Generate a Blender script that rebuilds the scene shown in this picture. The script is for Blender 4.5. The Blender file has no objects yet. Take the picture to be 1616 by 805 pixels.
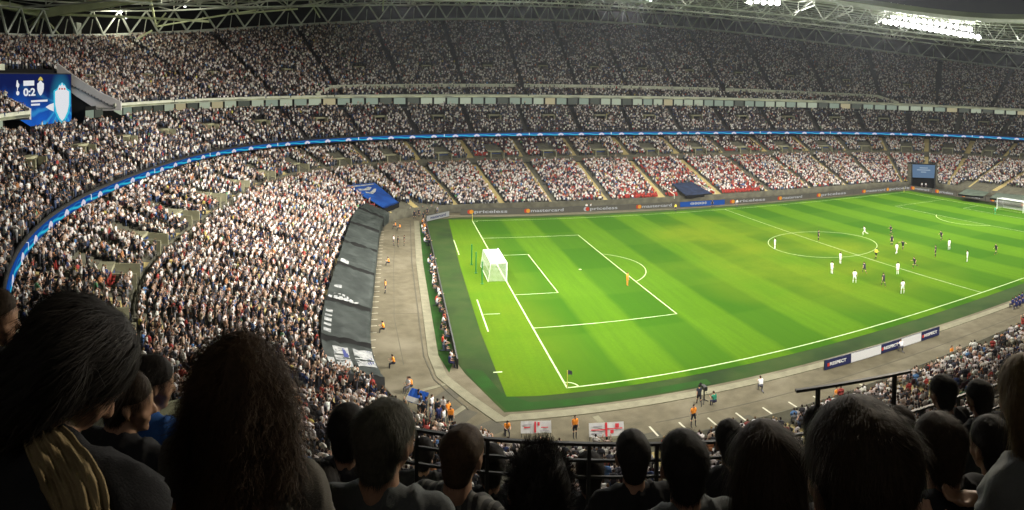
import bpy, bmesh, math, random
import numpy as np
from mathutils import Vector, Matrix, noise

rng = np.random.default_rng(7)
random.seed(7)
scene = bpy.context.scene
COL = scene.collection

# ------------------------------------------------------------------ camera
CAM = np.array([-14.57113507, -52.54608319, 25.65746277])
YAW, PITCH, ROLL, FPX, CVY = 1.39196435, -0.0395441, 0.01416296, 1034.2220821, 173.29768047


def cam_axes():
    f = np.array([math.cos(YAW) * math.cos(PITCH), math.sin(YAW) * math.cos(PITCH), math.sin(PITCH)])
    r = np.array([math.sin(YAW), -math.cos(YAW), 0.0])
    u = np.cross(r, f)
    r2 = r * math.cos(ROLL) + u * math.sin(ROLL)
    return r2, np.cross(r2, f), f


AR, AU, AF = cam_axes()


def ray(x, y):
    """direction of the photograph's pixel (1616 x 805)"""
    th = (x - 808) / FPX
    return math.sin(th) * AR + (CVY - y) / FPX * AU + math.cos(th) * AF


def on_z(x, y, z):
    d = ray(x, y)
    t = (z - CAM[2]) / d[2]
    return CAM + t * d


def at_dist(x, y, r):
    """point seen at that pixel, at horizontal distance r"""
    d = ray(x, y)
    return CAM + d * (r / math.hypot(d[0], d[1]))


def project(W):
    d = np.asarray(W, float) - CAM
    a, b, c = d @ AR, d @ AU, d @ AF
    h = np.hypot(a, c)
    return np.stack([808 + FPX * np.arctan2(a, c), CVY - FPX * b / h], -1), h


cam_data = bpy.data.cameras.new('camera')
cam = bpy.data.objects.new('camera', cam_data)
COL.objects.link(cam)
m = Matrix.Identity(4)
for i in range(3):
    m[i][0], m[i][1], m[i][2], m[i][3] = AR[i], AU[i], -AF[i], CAM[i]
cam.matrix_world = m
cam_data.lens = 18.1
cam_data.shift_y = 0.0
cam_data.type = 'PANO'
cam_data.panorama_type = 'CENTRAL_CYLINDRICAL'
cam_data.central_cylindrical_range_u_min = -808 / FPX
cam_data.central_cylindrical_range_u_max = 808 / FPX
cam_data.central_cylindrical_range_v_min = (CVY - 805) / FPX
cam_data.central_cylindrical_range_v_max = CVY / FPX
cam_data.central_cylindrical_radius = 1.0
cam_data.clip_start = 0.02
cam_data.clip_end = 3000
scene.camera = cam

# ------------------------------------------------------------------ world, exposure
world = bpy.data.worlds.new('World')
scene.world = world
world.use_nodes = True
bg = world.node_tree.nodes['Background']
bg.inputs[0].default_value = (0.80, 0.86, 0.86, 1)     # night sky glow over the open roof
bg.inputs[1].default_value = 0.022
scene.view_settings.view_transform = 'Standard'
scene.view_settings.look = 'None'
scene.view_settings.exposure = 0.0
scene.view_settings.gamma = 1
scene.cycles.max_bounces = 4
scene.cycles.diffuse_bounces = 2
scene.cycles.glossy_bounces = 2
scene.cycles.transparent_max_bounces = 6
scene.cycles.use_denoising = True
LAMP_POWER = 0.3


# ------------------------------------------------------------------ helpers
def link(o):
    COL.objects.link(o)
    return o


def tag(o, label=None, cat=None, group=None, kind=None):
    if label: o['label'] = label
    if cat: o['category'] = cat
    if group: o['group'] = group
    if kind: o['kind'] = kind
    return o


def empty(name, loc=(0, 0, 0), rz=0.0):
    o = bpy.data.objects.new(name, None)
    o.location = loc
    o.rotation_euler = (0, 0, rz)
    o.empty_display_size = .2
    return link(o)


def mesh_np(name, V, F, mats=(), mi=None, smooth=False):
    """V (n,3), F (m,4 or 3) int arrays or list of faces"""
    me = bpy.data.meshes.new(name)
    if isinstance(F, np.ndarray):
        k = F.shape[1]
        me.vertices.add(len(V)); me.vertices.foreach_set('co', np.asarray(V, np.float32).ravel())
        me.loops.add(F.size); me.loops.foreach_set('vertex_index', F.astype(np.int32).ravel())
        me.polygons.add(len(F))
        me.polygons.foreach_set('loop_start', np.arange(0, F.size, k, dtype=np.int32))
        me.polygons.foreach_set('loop_total', np.full(len(F), k, np.int32))
        me.update(calc_edges=True)
    else:
        me.from_pydata([tuple(v) for v in V], [], F)
        me.update()
    for mt in mats: me.materials.append(mt)
    if mi is not None: me.polygons.foreach_set('material_index', np.asarray(mi, np.int32))
    if smooth: me.polygons.foreach_set('use_smooth', np.ones(len(me.polygons), bool))
    return me


def obj_np(name, V, F, mat=None, parent=None, smooth=False, mi=None):
    me = mesh_np(name, V, F, mat if isinstance(mat, (list, tuple)) else ([mat] if mat else []), mi, smooth)
    o = bpy.data.objects.new(name, me)
    link(o)
    if parent is not None: o.parent = parent
    return o


class MB:
    """collects simple solids; build() links them as ONE mesh object"""
    def __init__(s): s.v = []; s.f = []; s.m = []; s.cur = 0

    def add(s, vs, fs):
        n = len(s.v); s.v += [tuple(map(float, v)) for v in vs]
        for f in fs: s.f.append(tuple(i + n for i in f)); s.m.append(s.cur)
        return s

    def box(s, c, d, ax=None):
        X, Y, Z = ax if ax is not None else (np.array([1, 0, 0.]), np.array([0, 1., 0]), np.array([0, 0, 1.]))
        c = np.array(c, float); h = np.array(d, float) / 2
        vs = [c + X * h[0] * a + Y * h[1] * b + Z * h[2] * e for a in (-1, 1) for b in (-1, 1) for e in (-1, 1)]
        return s.add(vs, [(0, 1, 3, 2), (4, 6, 7, 5), (0, 4, 5, 1), (2, 3, 7, 6), (0, 2, 6, 4), (1, 5, 7, 3)])

    def bar(s, a, b, w, h=None):
        """square bar from a to b"""
        a = np.array(a, float); b = np.array(b, float); d = b - a; L = np.linalg.norm(d)
        if L < 1e-6: return s
        d /= L
        up = np.array([0, 0, 1.]) if abs(d[2]) < .95 else np.array([1., 0, 0])
        x = np.cross(d, up); x /= np.linalg.norm(x); y = np.cross(x, d)
        return s.box((a + b) / 2, (w, L, h or w), (x, d, y))

    def tube(s, pts, r, n=8, cap=True):
        pts = [np.array(p, float) for p in pts]
        rs = r if isinstance(r, (list, tuple)) else [r] * len(pts)
        vs = []; fs = []
        for i, p in enumerate(pts):
            d = pts[min(i + 1, len(pts) - 1)] - pts[max(i - 1, 0)]; d = d / (np.linalg.norm(d) + 1e-9)
            up = np.array([0, 0, 1.]) if abs(d[2]) < .9 else np.array([1., 0, 0])
            x = np.cross(d, up); x /= np.linalg.norm(x); y = np.cross(x, d)
            for k in range(n):
                a = 2 * math.pi * k / n
                vs.append(p + rs[i] * (x * math.cos(a) + y * math.sin(a)))
        for i in range(len(pts) - 1):
            for k in range(n):
                k2 = (k + 1) % n
                fs.append((i * n + k, i * n + k2, (i + 1) * n + k2, (i + 1) * n + k))
        if cap:
            fs.append(tuple(range(n - 1, -1, -1))); fs.append(tuple((len(pts) - 1) * n + k for k in range(n)))
        return s.add(vs, fs)

    def poly(s, pts, t=None):
        """flat polygon, or a prism of thickness t upward"""
        if t is None: return s.add(pts, [tuple(range(len(pts)))])
        n = len(pts); up = np.array([0, 0, t])
        vs = [np.array(p, float) for p in pts] + [np.array(p, float) + up for p in pts]
        return s.add(vs, [tuple(range(n - 1, -1, -1)), tuple(range(n, 2 * n))] + [(i, (i + 1) % n, n + (i + 1) % n, n + i) for i in range(n)])

    def build(s, name, mat, parent=None, smooth=False):
        return obj_np(name, s.v, s.f, mat, parent, smooth, s.m if isinstance(mat, (list, tuple)) and len(mat) > 1 else None)


# ------------------------------------------------------------------ materials
MATS = {}


def principled(name, col, rough=.8, metal=0, emit=None, es=1.0, spec=.3):
    mt = bpy.data.materials.new(name); mt.use_nodes = True
    b = mt.node_tree.nodes['Principled BSDF']
    b.inputs['Base Color'].default_value = (*col, 1)
    b.inputs['Roughness'].default_value = rough
    b.inputs['Metallic'].default_value = metal
    b.inputs['Specular IOR Level'].default_value = spec
    if emit is not None:
        b.inputs['Emission Color'].default_value = (*emit, 1)
        b.inputs['Emission Strength'].default_value = es
    return mt


def N(mt, t, **kw):
    n = mt.node_tree.nodes.new(t)
    for k, v in kw.items(): setattr(n, k, v)
    return n


def L(mt, a, b): mt.node_tree.links.new(a, b)


def val(mt, s, v):
    if isinstance(v, (int, float)): s.default_value = v
    elif isinstance(v, tuple): s.default_value = v
    else: L(mt, v, s)


def MA(mt, op, a, b=0.0, c=0.0, clamp=False):
    n = N(mt, 'ShaderNodeMath', operation=op, use_clamp=clamp)
    for i, v in enumerate((a, b, c)): val(mt, n.inputs[i], v)
    return n.outputs[0]


def MIXC(mt, f, a, b):
    n = N(mt, 'ShaderNodeMix', data_type='RGBA')
    val(mt, n.inputs[0], f)
    for i, v in ((6, a), (7, b)):
        if isinstance(v, tuple) and len(v) == 3: v = (*v, 1)
        val(mt, n.inputs[i], v)
    return n.outputs[2]


def noise_tex(mt, scale, detail=4, vec=None, rough=.5):
    n = N(mt, 'ShaderNodeTexNoise'); n.inputs['Scale'].default_value = scale
    n.inputs['Detail'].default_value = detail; n.inputs['Roughness'].default_value = rough
    if vec is None:
        g = N(mt, 'ShaderNodeNewGeometry'); vec = g.outputs['Position']
    L(mt, vec, n.inputs['Vector'])
    return n.outputs['Fac']


def smooth_fac(mt, x, lo, hi):
    n = N(mt, 'ShaderNodeMapRange'); n.clamp = True
    val(mt, n.inputs[0], x); n.inputs[1].default_value = lo; n.inputs[2].default_value = hi
    return n.outputs[0]


def noisy(name, c1, c2, scale, rough=.85, detail=6, metal=0, spec=.07, c3=None, s3=.15, bump=0):
    mt = principled(name, c1, rough, metal, spec=spec)
    b = mt.node_tree.nodes['Principled BSDF']
    f = smooth_fac(mt, noise_tex(mt, scale, detail), .32, .68)
    c = MIXC(mt, f, c1, c2)
    if c3: c = MIXC(mt, smooth_fac(mt, noise_tex(mt, s3, 5), .5, .72), c, c3)
    L(mt, c, b.inputs['Base Color'])
    if bump:
        bp = N(mt, 'ShaderNodeBump'); bp.inputs['Strength'].default_value = bump
        L(mt, noise_tex(mt, scale * 4, 4), bp.inputs['Height']); L(mt, bp.outputs[0], b.inputs['Normal'])
    return mt


M = MATS
M['concrete'] = noisy('concrete', (.29, .275, .20), (.22, .205, .145), .6, c3=(.16, .15, .11), s3=.12)
M['track'] = noisy('track_tarmac', (.122, .106, .068), (.086, .075, .048), .9, detail=8, c3=(.165, .145, .10), s3=.16, bump=.1)
M['track_dark'] = noisy('track_tarmac_dark', (.085, .078, .056), (.065, .06, .045), .8, detail=8)
M['kerb'] = noisy('pale_kerb', (.19, .18, .12), (.145, .135, .09), 1.2, detail=8)
M['kerb_line'] = noisy('kerb_line', (.50, .48, .36), (.38, .36, .27), 2)
M['terrace'] = noisy('terrace_concrete', (.12, .115, .08), (.075, .07, .052), .8)
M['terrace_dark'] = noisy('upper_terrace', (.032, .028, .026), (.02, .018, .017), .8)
M['aisle'] = noisy('aisle_concrete', (.40, .32, .13), (.30, .24, .11), .8)
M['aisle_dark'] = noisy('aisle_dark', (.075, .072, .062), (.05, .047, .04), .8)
M['parapet'] = noisy('pale_parapet', (.60, .61, .48), (.48, .49, .38), .5)
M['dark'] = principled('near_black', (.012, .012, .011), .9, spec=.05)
M['dark_metal'] = principled('dark_metal', (.03, .03, .028), .5, .3)
M['steel'] = noisy('painted_steel', (.62, .65, .58), (.50, .53, .46), .5, rough=.5, spec=.3)
M['roof'] = noisy('roof_sheet', (.16, .175, .13), (.09, .10, .08), .08, c3=(.24, .27, .17), s3=.03)
M['roof_glow'] = noisy('roof_translucent', (.26, .29, .17), (.16, .18, .11), .12, c3=(.08, .09, .06), s3=.06)
M['white_paint'] = principled('white_paint', (.80, .80, .78), .6)
M['white_cloth'] = principled('white_cloth', (.56, .55, .53), .95, spec=.05)
M['black_cloth'] = noisy('dark_tarpaulin', (.030, .036, .031), (.018, .022, .019), .5, rough=.6, c3=(.046, .053, .047), s3=.4, bump=.5)
M['red'] = principled('red_plastic', (.55, .045, .03), .6)
M['green_post'] = principled('green_post', (.01, .14, .03), .5)
M['orange'] = principled('hi_vis_orange', (.85, .25, .03), .7)
M['blue_cloth'] = principled('royal_blue_cloth', (.015, .09, .42), .8)


def attr_material(name):
    """crowd colours come from each figure's own clothes, stored per vertex"""
    mt = principled(name, (.5, .5, .5), .85, spec=.15)
    a = N(mt, 'ShaderNodeAttribute', attribute_name='Col')
    L(mt, a.outputs['Color'], mt.node_tree.nodes['Principled BSDF'].inputs['Base Color'])
    return mt


M['people'] = attr_material('clothes_and_skin')


# pitch: mown stripes, worn yellowish centre
def pitch_material():
    mt = principled('mown_grass', (.1, .3, .02), 1.0, spec=.02)
    b = mt.node_tree.nodes['Principled BSDF']
    g = N(mt, 'ShaderNodeNewGeometry'); sp = N(mt, 'ShaderNodeSeparateXYZ'); L(mt, g.outputs['Position'], sp.inputs[0])
    x, y = sp.outputs[0], sp.outputs[1]
    wob = MA(mt, 'MULTIPLY', MA(mt, 'SUBTRACT', noise_tex(mt, .35, 3), .5), .5)
    xx = MA(mt, 'ADD', x, wob)
    s = MA(mt, 'SINE', MA(mt, 'MULTIPLY', xx, 2 * math.pi / 11.0))
    s = smooth_fac(mt, s, -.22, .22)
    c = MIXC(mt, s, (.056, .124, .005), (.026, .080, .004))
    # a fainter mow along the length of the pitch
    s2 = smooth_fac(mt, MA(mt, 'SINE', MA(mt, 'MULTIPLY', y, 2 * math.pi / 22.67)), -.1, .1)
    c = MIXC(mt, MA(mt, 'MULTIPLY', s2, .16), c, (.080, .158, .010))
    # tyre and mower marks
    st = N(mt, 'ShaderNodeMapping'); L(mt, g.outputs['Position'], st.inputs[0]); st.inputs['Scale'].default_value = (1.6, .09, 1)
    f = smooth_fac(mt, noise_tex(mt, 1.0, 6, st.outputs[0], .6), .35, .7)
    c = MIXC(mt, MA(mt, 'MULTIPLY', f, .3), c, (.022, .062, .007))
    # wear around the centre circle and the goal mouths
    def spot(cx, cy, rx, ry):
        dx = MA(mt, 'DIVIDE', MA(mt, 'SUBTRACT', x, cx), rx); dy = MA(mt, 'DIVIDE', MA(mt, 'SUBTRACT', y, cy), ry)
        return MA(mt, 'SUBTRACT', 1.0, MA(mt, 'ADD', MA(mt, 'MULTIPLY', dx, dx), MA(mt, 'MULTIPLY', dy, dy)), clamp=True)
    w = MA(mt, 'ADD', MA(mt, 'ADD', MA(mt, 'MULTIPLY', spot(44, 30, 24, 30), 1.3), spot(40, 50, 14, 16), clamp=True), MA(mt, 'MULTIPLY', spot(-4, 20, 9, 60), .7), clamp=True)
    w = MA(mt, 'MULTIPLY', w, smooth_fac(mt, noise_tex(mt, .09, 5), .3, .66))
    c = MIXC(mt, MA(mt, 'MULTIPLY', w, .85), c, (.105, .145, .008))
    f2 = smooth_fac(mt, noise_tex(mt, 3.0, 6), .3, .7)
    c = MIXC(mt, MA(mt, 'MULTIPLY', f2, .28), c, (.035, .082, .008))
    L(mt, c, b.inputs['Base Color'])
    return mt


M['pitch'] = pitch_material()
M['surround'] = noisy('dark_surround_turf', (.017, .040, .007), (.030, .048, .011), .3, detail=7, c3=(.011, .024, .006), s3=.12)
M['surround_green'] = noisy('green_turf_edge', (.013, .052, .006), (.013, .036, .005), .4)


def emit_mat(name, col, s):
    mt = bpy.data.materials.new(name); mt.use_nodes = True
    nt = mt.node_tree; nt.nodes.remove(nt.nodes['Principled BSDF'])
    e = nt.nodes.new('ShaderNodeEmission'); e.inputs[0].default_value = (*col, 1); e.inputs[1].default_value = s
    nt.links.new(e.outputs[0], nt.nodes['Material Output'].inputs[0])
    return mt


M['lamp'] = emit_mat('floodlight_lens', (1, 1, .97), 14)
M['led_white'] = emit_mat('led_white', (.9, .92, .88), .5)
M['led_orange'] = emit_mat('led_orange', (1, .42, .05), .75)
M['led_red'] = emit_mat('led_red', (.85, .10, .05), .6)
M['led_yellow'] = emit_mat('led_yellow', (1, .62, .12), .75)
M['led_ground'] = emit_mat('led_dark_ground', (.125, .115, .085), 1)
M['led_blue'] = emit_mat('led_blue', (.02, .09, .34), 1)
M['led_navy'] = emit_mat('led_navy', (.012, .02, .10), 1)
M['screen_white'] = emit_mat('screen_white', (.86, .88, .92), .85)
M['screen_gold'] = emit_mat('screen_gold', (.75, .60, .12), .8)
M['screen_cyan'] = emit_mat('screen_cyan', (.05, .62, .85), .8)

# ------------------------------------------------------------------ bowl geometry
CX, CY = 52.5, 34.0


class Ring:
    def __init__(s, aL, aR, bF, bN, n, z0, zL, zR, zN=None):
        s.aL, s.aR, s.bF, s.bN, s.n, s.z0, s.zL, s.zR, s.zN = aL, aR, bF, bN, n, z0, zL, zR, (z0 if zN is None else zN)

    def g(s, x, y):
        dx = x - CX; dy = y - CY
        a = np.where(dx > 0, s.aR, s.aL); b = np.where(dy > 0, s.bF, s.bN)
        return np.abs(dx / a) ** s.n + np.abs(dy / b) ** s.n - 1

    def z(s, x, y):
        dx = x - CX; dy = y - CY
        w = np.clip(np.abs(dx) / np.where(dx > 0, s.aR, s.aL), 0, 1) ** s.n
        zm = np.where(dy > 0, s.z0, s.zN); ze = np.where(dx > 0, s.zR, s.zL)
        return zm * (1 - w) + ze * w


R_front = Ring(69.6, 65.8, 43.2, 47.0, 6.5, 1.2, 1.2, 1.2)
R_tarp = Ring(74.2, 73.5, 43.4, 46.0, 6.0, 1.3, 2.6, 2.6)
R_mid = Ring(91.5, 92, 67.5, 72, 3.2, 8.0, 7.7, 7.7)
R_rear = Ring(103, 103, 80.5, 88, 2.6, 12.0, 11.6, 11.6)
R_rib = Ring(100.4, 100.6, 76.3, 91, 2.55, 13.0, 13.0, 13.0)
R_box = Ring(111.5, 111.5, 87.5, 98, 2.5, 19.8, 19.9, 19.6)
R_upf = Ring(109.6, 109.6, 85.8, 95.3, 2.45, 22.4, 22.0, 21.6, 22.3)
R_top = Ring(136, 142, 120, 140, 2.1, 46.0, 34.2, 33.4, 44)
R_back = Ring(141, 146, 124, 144, 2.1, 45.2, 34.6, 33.6, 44)

# base curve: fine samples of the front ring, outward direction from a softer superellipse
ph = np.linspace(0, 2 * np.pi, 20001)[:-1]
c_, s_ = np.cos(ph), np.sin(ph)


def radial(R, c, s):
    a = np.where(c > 0, R.aR, R.aL); b = np.where(s > 0, R.bF, R.bN)
    return (np.abs(c / a) ** R.n + np.abs(s / b) ** R.n) ** (-1 / R.n)


rr = radial(R_front, c_, s_)
BX, BY = CX + rr * c_, CY + rr * s_
nn = 4.2
gx = np.sign(BX - CX) * np.abs((BX - CX) / 68.) ** (nn - 1) / 68.
gy = np.sign(BY - CY) * np.abs((BY - CY) / 44.5) ** (nn - 1) / 44.5
gl = np.hypot(gx, gy); gx /= gl; gy /= gl


def solve_s(R, bx, by, dx, dy):
    lo = np.zeros_like(bx) - 5; hi = np.full_like(bx, 260.)
    for _ in range(40):
        md = (lo + hi) / 2
        inside = R.g(bx + md * dx, by + md * dy) < 0
        lo = np.where(inside, md, lo); hi = np.where(inside, hi, md)
    return (lo + hi) / 2


s_r = solve_s(R_rib, BX, BY, gx, gy)
qx, qy = BX + s_r * gx, BY + s_r * gy
arc = np.concatenate([[0], np.cumsum(np.hypot(np.diff(qx), np.diff(qy)))])
TOT = arc[-1] + math.hypot(qx[0] - qx[-1], qy[0] - qy[-1])
MT = 560
tt = np.arange(MT) / MT * TOT
base = [np.interp(tt, np.append(arc, TOT), np.append(a, a[0])) for a in (BX, BY, gx, gy)]
bx, by, dx_, dy_ = base
S = {}
for nm, R in (('front', R_front), ('tarp', R_tarp), ('mid', R_mid), ('rear', R_rear), ('rib', R_rib), ('box', R_box), ('upf', R_upf), ('top', R_top), ('back', R_back)):
    s = solve_s(R, bx, by, dx_, dy_)
    X, Y = bx + s * dx_, by + s * dy_
    S[nm] = (s, R.z(X, Y))


def P(s, z):
    """ring points at offsets s (MT,), heights z"""
    return np.stack([bx + s * dx_, by + s * dy_, np.broadcast_to(z, s.shape)], 1)


def loft(name, rings, mat, parent, keep=None, mi=None, smooth=False, closed=True):
    """rings: list of (MT,3); keep: (MT, len-1) bool"""
    V = np.concatenate(rings); n = len(rings)
    i = np.arange(MT); j = (i + 1) % MT
    F = []; K = []; G = []
    for r in range(n - 1):
        F.append(np.stack([r * MT + i, r * MT + j, (r + 1) * MT + j, (r + 1) * MT + i], 1))
        K.append(np.ones(MT, bool) if keep is None else keep[:, r])
        if mi is not None: G.append(mi[:, r])
    F = np.concatenate(F); K = np.concatenate(K)
    o = obj_np(name, V, F[K], mat, parent, smooth, np.concatenate(G)[K] if mi is not None else None)
    return o


def rows(a, b, k, lift=0.0, frac=(0, 1)):
    """k step rows between rings a=(s,z) and b: list of (s_inner, s_outer, z)"""
    out = []
    for q in range(k):
        f0 = q / k; f1 = (q + 1) / k
        out.append((a[0] + (b[0] - a[0]) * f0, a[0] + (b[0] - a[0]) * f1, a[1] + (b[1] - a[1]) * f0 + lift))
    return out


def terrace(name, rws, mat, parent, keep=None, mi=None):
    rings = []; kk = []; gg = []
    for q, (s0, s1, z) in enumerate(rws):
        rings += [P(s0, z), P(s1, z)]
    n = len(rings)
    if keep is not None:
        for q in range(len(rws)):
            kk += [keep[:, q], keep[:, q]]
        keep = np.stack(kk[:n - 1], 1)
    if mi is not None:
        for q in range(len(rws)):
            gg += [mi[:, q], mi[:, q]]
        mi = np.stack(gg[:n - 1], 1)
    return loft(name, rings, mat, parent, keep, mi)


stadium = empty('stadium', (CX, CY, 0))
stadium.matrix_world = Matrix.Identity(4)
tag(stadium, 'huge floodlit football stadium bowl with three tiers and a trussed roof', 'stadium')

# ground sheets
MB().poly([(-400, -400, -.35), (520, -400, -.35), (520, 480, -.35), (-400, 480, -.35)]).build('ground', M['track_dark'])
tag(bpy.data.objects['ground'], kind='structure')
s0 = S['front'][0] + .6
tag(obj_np('track', np.concatenate([P(s0, 0.0), [[CX, CY, 0.0]]]), [(i, (i + 1) % MT, MT) for i in range(MT)], M['track']), kind='structure')


def sheet(name, pts, z, mat, kind='structure'):
    o = MB().poly([(x, y, z) for x, y in pts]).build(name, mat)
    return tag(o, kind=kind)


sur = [(-8.6, 67.0), (-9.0, 40), (-8.9, 7.2), (-8.2, 4.0), (-5.9, -3.1), (15, -3.55), (52.5, -4.7), (100, -4.4), (110, -3), (111, 6), (111, 60), (109.6, 69), (104, 70.8), (52.5, 71.6), (-2, 71.3), (-7.6, 69.2)]
sheet('turf_surround', sur, .012, M['surround'])
sheet('green_turf_edge', [(-8.1, 5.0), (-7.6, 2.5), (-5.6, -2.9), (12, -3.2), (12, -2.2), (-3.6, -1.8), (-5.6, .2), (-6.6, 4.5)], .016, M['surround_green'])
sheet('photographers_turf', [(-9.9, 66), (-10.5, 40), (-10.3, 8), (-9.6, 4.3), (-8.9, 7.2), (-9.0, 40), (-8.75, 66)], .012, M['surround_green'])
sheet('playing_pitch', [(-4.4, 69.3), (-5.3, 38), (-5.6, 14), (-5.3, -.6), (-2.6, -.9), (30, -1.3), (60, -1.5), (107.5, -1.3), (108, 34), (107.6, 69.2), (52, 69.6)], .020, M['pitch'])


def strip(pts, w, z0, z1, name, mat, kind='structure'):
    """low kerb following a polyline"""
    pts = [np.array(p, float) for p in pts]; Lf = []; Rt = []
    for i, p in enumerate(pts):
        d = pts[min(i + 1, len(pts) - 1)] - pts[max(i - 1, 0)]; d /= np.linalg.norm(d); nrm = np.array([-d[1], d[0]])
        Lf.append(p + nrm * w / 2); Rt.append(p - nrm * w / 2)
    V = []; F = []
    for a, b in zip(Lf, Rt): V += [(*a, z0), (*a, z1), (*b, z1), (*b, z0)]
    for i in range(len(pts) - 1):
        for k in range(3):
            F.append((i * 4 + k, i * 4 + k + 1, (i + 1) * 4 + k + 1, (i + 1) * 4 + k))
    return tag(obj_np(name, V, F, mat), kind=kind)


strip([(-10.4, 68), (-10.9, 40), (-10.8, 8), (-10.3, 3.6), (-8.2, -.8), (-6.4, -4.2), (-5.5, -4.0), (15, -4.5), (52.5, -5.7), (100, -5.4)], .95, 0, .05, 'kerb', M['kerb'])
strip([(-11.6, 69), (-12.0, 40), (-11.7, 8), (-11.0, 3.0), (-8.6, -2.4)], .12, 0, .03, 'drain_line', M['track_dark'])
strip([(-8.8, -1.8), (-11.2, -4.4)], .5, .004, .03, 'kerb_spur', M['kerb'])
strip([(-9.9, 2.2), (-13.4, .4)], .4, .004, .03, 'kerb_spur', M['kerb'])
for (y_, x0_, x1_) in ((19.2, -16, -11.6), (46, -15.6, -11.8), (33, -16, -11.7)):
    strip([(x0_, y_), (x1_, y_ + .2)], .07, .002, .008, 'expansion_joint', M['track_dark'])
strip([(-14.2, 62), (-14.6, 40), (-14.5, 18), (-13.6, 6)], .06, .002, .008, 'expansion_joint', M['track_dark'])
strip([(5, -7.4), (30, -8.2), (70, -9.2)], .09, .002, .008, 'expansion_joint', M['track_dark'])
strip([(.9, -5.1), (1.4, -8.6)], .5, .004, .02, 'kerb_spur', M['kerb'])
strip([(-9.0, 72.6), (52.5, 73.6), (104, 74.0)], .8, 0, .04, 'far_kerb', M['kerb'])
for (x, y, w, h, rz) in ((-9.9, .2, 2.4, 1.6, .9), (-9.6, -3.2, 2.6, 2.2, .9), (-7.6, -5.4, 2.6, 1.8, .5), (3.4, -9.2, 2.6, 1.2, 0), (11, -9.9, 2.4, 1.2, 0)):
    c, s = math.cos(rz), math.sin(rz)
    sheet('dark_paving', [(x + c * a * w / 2 - s * b * h / 2, y + s * a * w / 2 + c * b * h / 2) for a, b in ((-1, -1), (1, -1), (1, 1), (-1, 1))], .003, M['track_dark'])

# white lines, 4 mm above the grass
LZ = .026
ml = MB()


def line(a, b, w=.16):
    a = np.array(a, float); b = np.array(b, float); d = (b - a) / np.linalg.norm(b - a); n = np.array([-d[1], d[0]]) * w / 2; e = d * w / 2
    ml.poly([(*(a - e + n), LZ), (*(a - e - n), LZ), (*(b + e - n), LZ), (*(b + e + n), LZ)])


def arc_line(cx, cy, r, a0, a1, n=48, w=.10):
    for k in range(n):
        t0 = a0 + (a1 - a0) * k / n; t1 = a0 + (a1 - a0) * (k + 1) / n
        ml.poly([(cx + (r - w / 2) * math.cos(t0), cy + (r - w / 2) * math.sin(t0), LZ), (cx + (r + w / 2) * math.cos(t0), cy + (r + w / 2) * math.sin(t0), LZ),
                 (cx + (r + w / 2) * math.cos(t1), cy + (r + w / 2) * math.sin(t1), LZ), (cx + (r - w / 2) * math.cos(t1), cy + (r - w / 2) * math.sin(t1), LZ)])


line((.085, 0), (104.9, 0), .15); line((.085, 68), (104.9, 68), .09)
line((0, 0), (0, 68), .16); line((105, .1), (105, 67.9), .07); line((52.5, .12), (52.5, 67.9), .085)
for sx, x0 in ((1, 0), (-1, 105)):
    w = .12 if sx > 0 else .07
    line((x0 + sx * .14, 13.84), (x0 + sx * 16.5, 13.84), w); line((x0 + sx * .14, 54.16), (x0 + sx * 16.5, 54.16), w)
    line((x0 + sx * 16.5, 13.95), (x0 + sx * 16.5, 54.05), w)
    line((x0 + sx * .14, 24.84), (x0 + sx * 5.5, 24.84), w); line((x0 + sx * .14, 43.16), (x0 + sx * 5.5, 43.16), w)
    line((x0 + sx * 5.5, 24.95), (x0 + sx * 5.5, 43.05), w)
    a = math.acos(5.5 / 9.15)
    LZ = .030
    if sx > 0: arc_line(11, 34, 9.15, -a, a)
    else: arc_line(94, 34, 9.15, math.pi - a, math.pi + a)
    LZ = .026
arc_line(52.5, 34, 9.15, .02, 2 * math.pi + .02, 80)
LZ = .030
arc_line(0, 0, 1.0, .1, math.pi / 2 - .1, 10, .14); arc_line(0, 68, 1.0, -math.pi / 2 + .1, -.1, 10)
arc_line(0 + 11, 34, .12, 0, 6.283, 8, .2)
line((-4.8, 53.2), (-4.85, 44), .14); line((-4.7, 23.5), (-4.8, 13.6), .16); line((-4.55, 18.6), (-2.8, 18.6), .12)
line((-5.6, 4.0), (-5.0, 4.0), .2)
ml.build('pitch_markings', noisy('line_paint', (.46, .54, .32), (.30, .40, .17), 1.4, detail=8))
tag(bpy.data.objects['pitch_markings'], kind='structure')
# bay lines painted on the near side track
mb = MB()
for k in range(24):
    x = 2 + k * 2.35
    y1 = max(-7.3 - .11 * max(0, x), -10.0 - .01 * x); y0 = y1 - 1.5
    mb.poly([(x, y0, .006), (x + .15, y0, .006), (x + .05, y1, .006), (x - .1, y1, .006)])
for k in range(36):
    y = 2 + k * 1.9
    mb.poly([(-17.6, y, .006), (-16.3, y + .25, .006), (-16.3, y + .36, .006), (-17.6, y + .11, .006)])
mb.build('track_markings', M['kerb_line']); tag(bpy.data.objects['track_markings'], kind='structure')

# ------------------------------------------------------------------ lower tier
sf, zf = S['front']; sm_, zm_ = S['mid']; sr_, zr_ = S['rear']; sb_, zb_ = S['rib']; sx_, zx_ = S['box']; su_, zu_ = S['upf']; st_, zt_ = S['top']
BXY = P(sf, 0)[:, :2]
# perimeter coordinate (metres along the ribbon ring), used for aisles
T = tt
NLOW = 30
low_rows = rows((sf + .9, zf), (sm_ - 1.0, zm_ - .9), NLOW)
mid_rows = rows((sm_ + .3, zm_ + .35), (sr_, zr_), 14)
AIS = TOT / 44


def aisle_dist(t, off=0.0, step=None):
    st = step or AIS
    return np.abs((t + off + st / 2) % st - st / 2)


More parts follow.
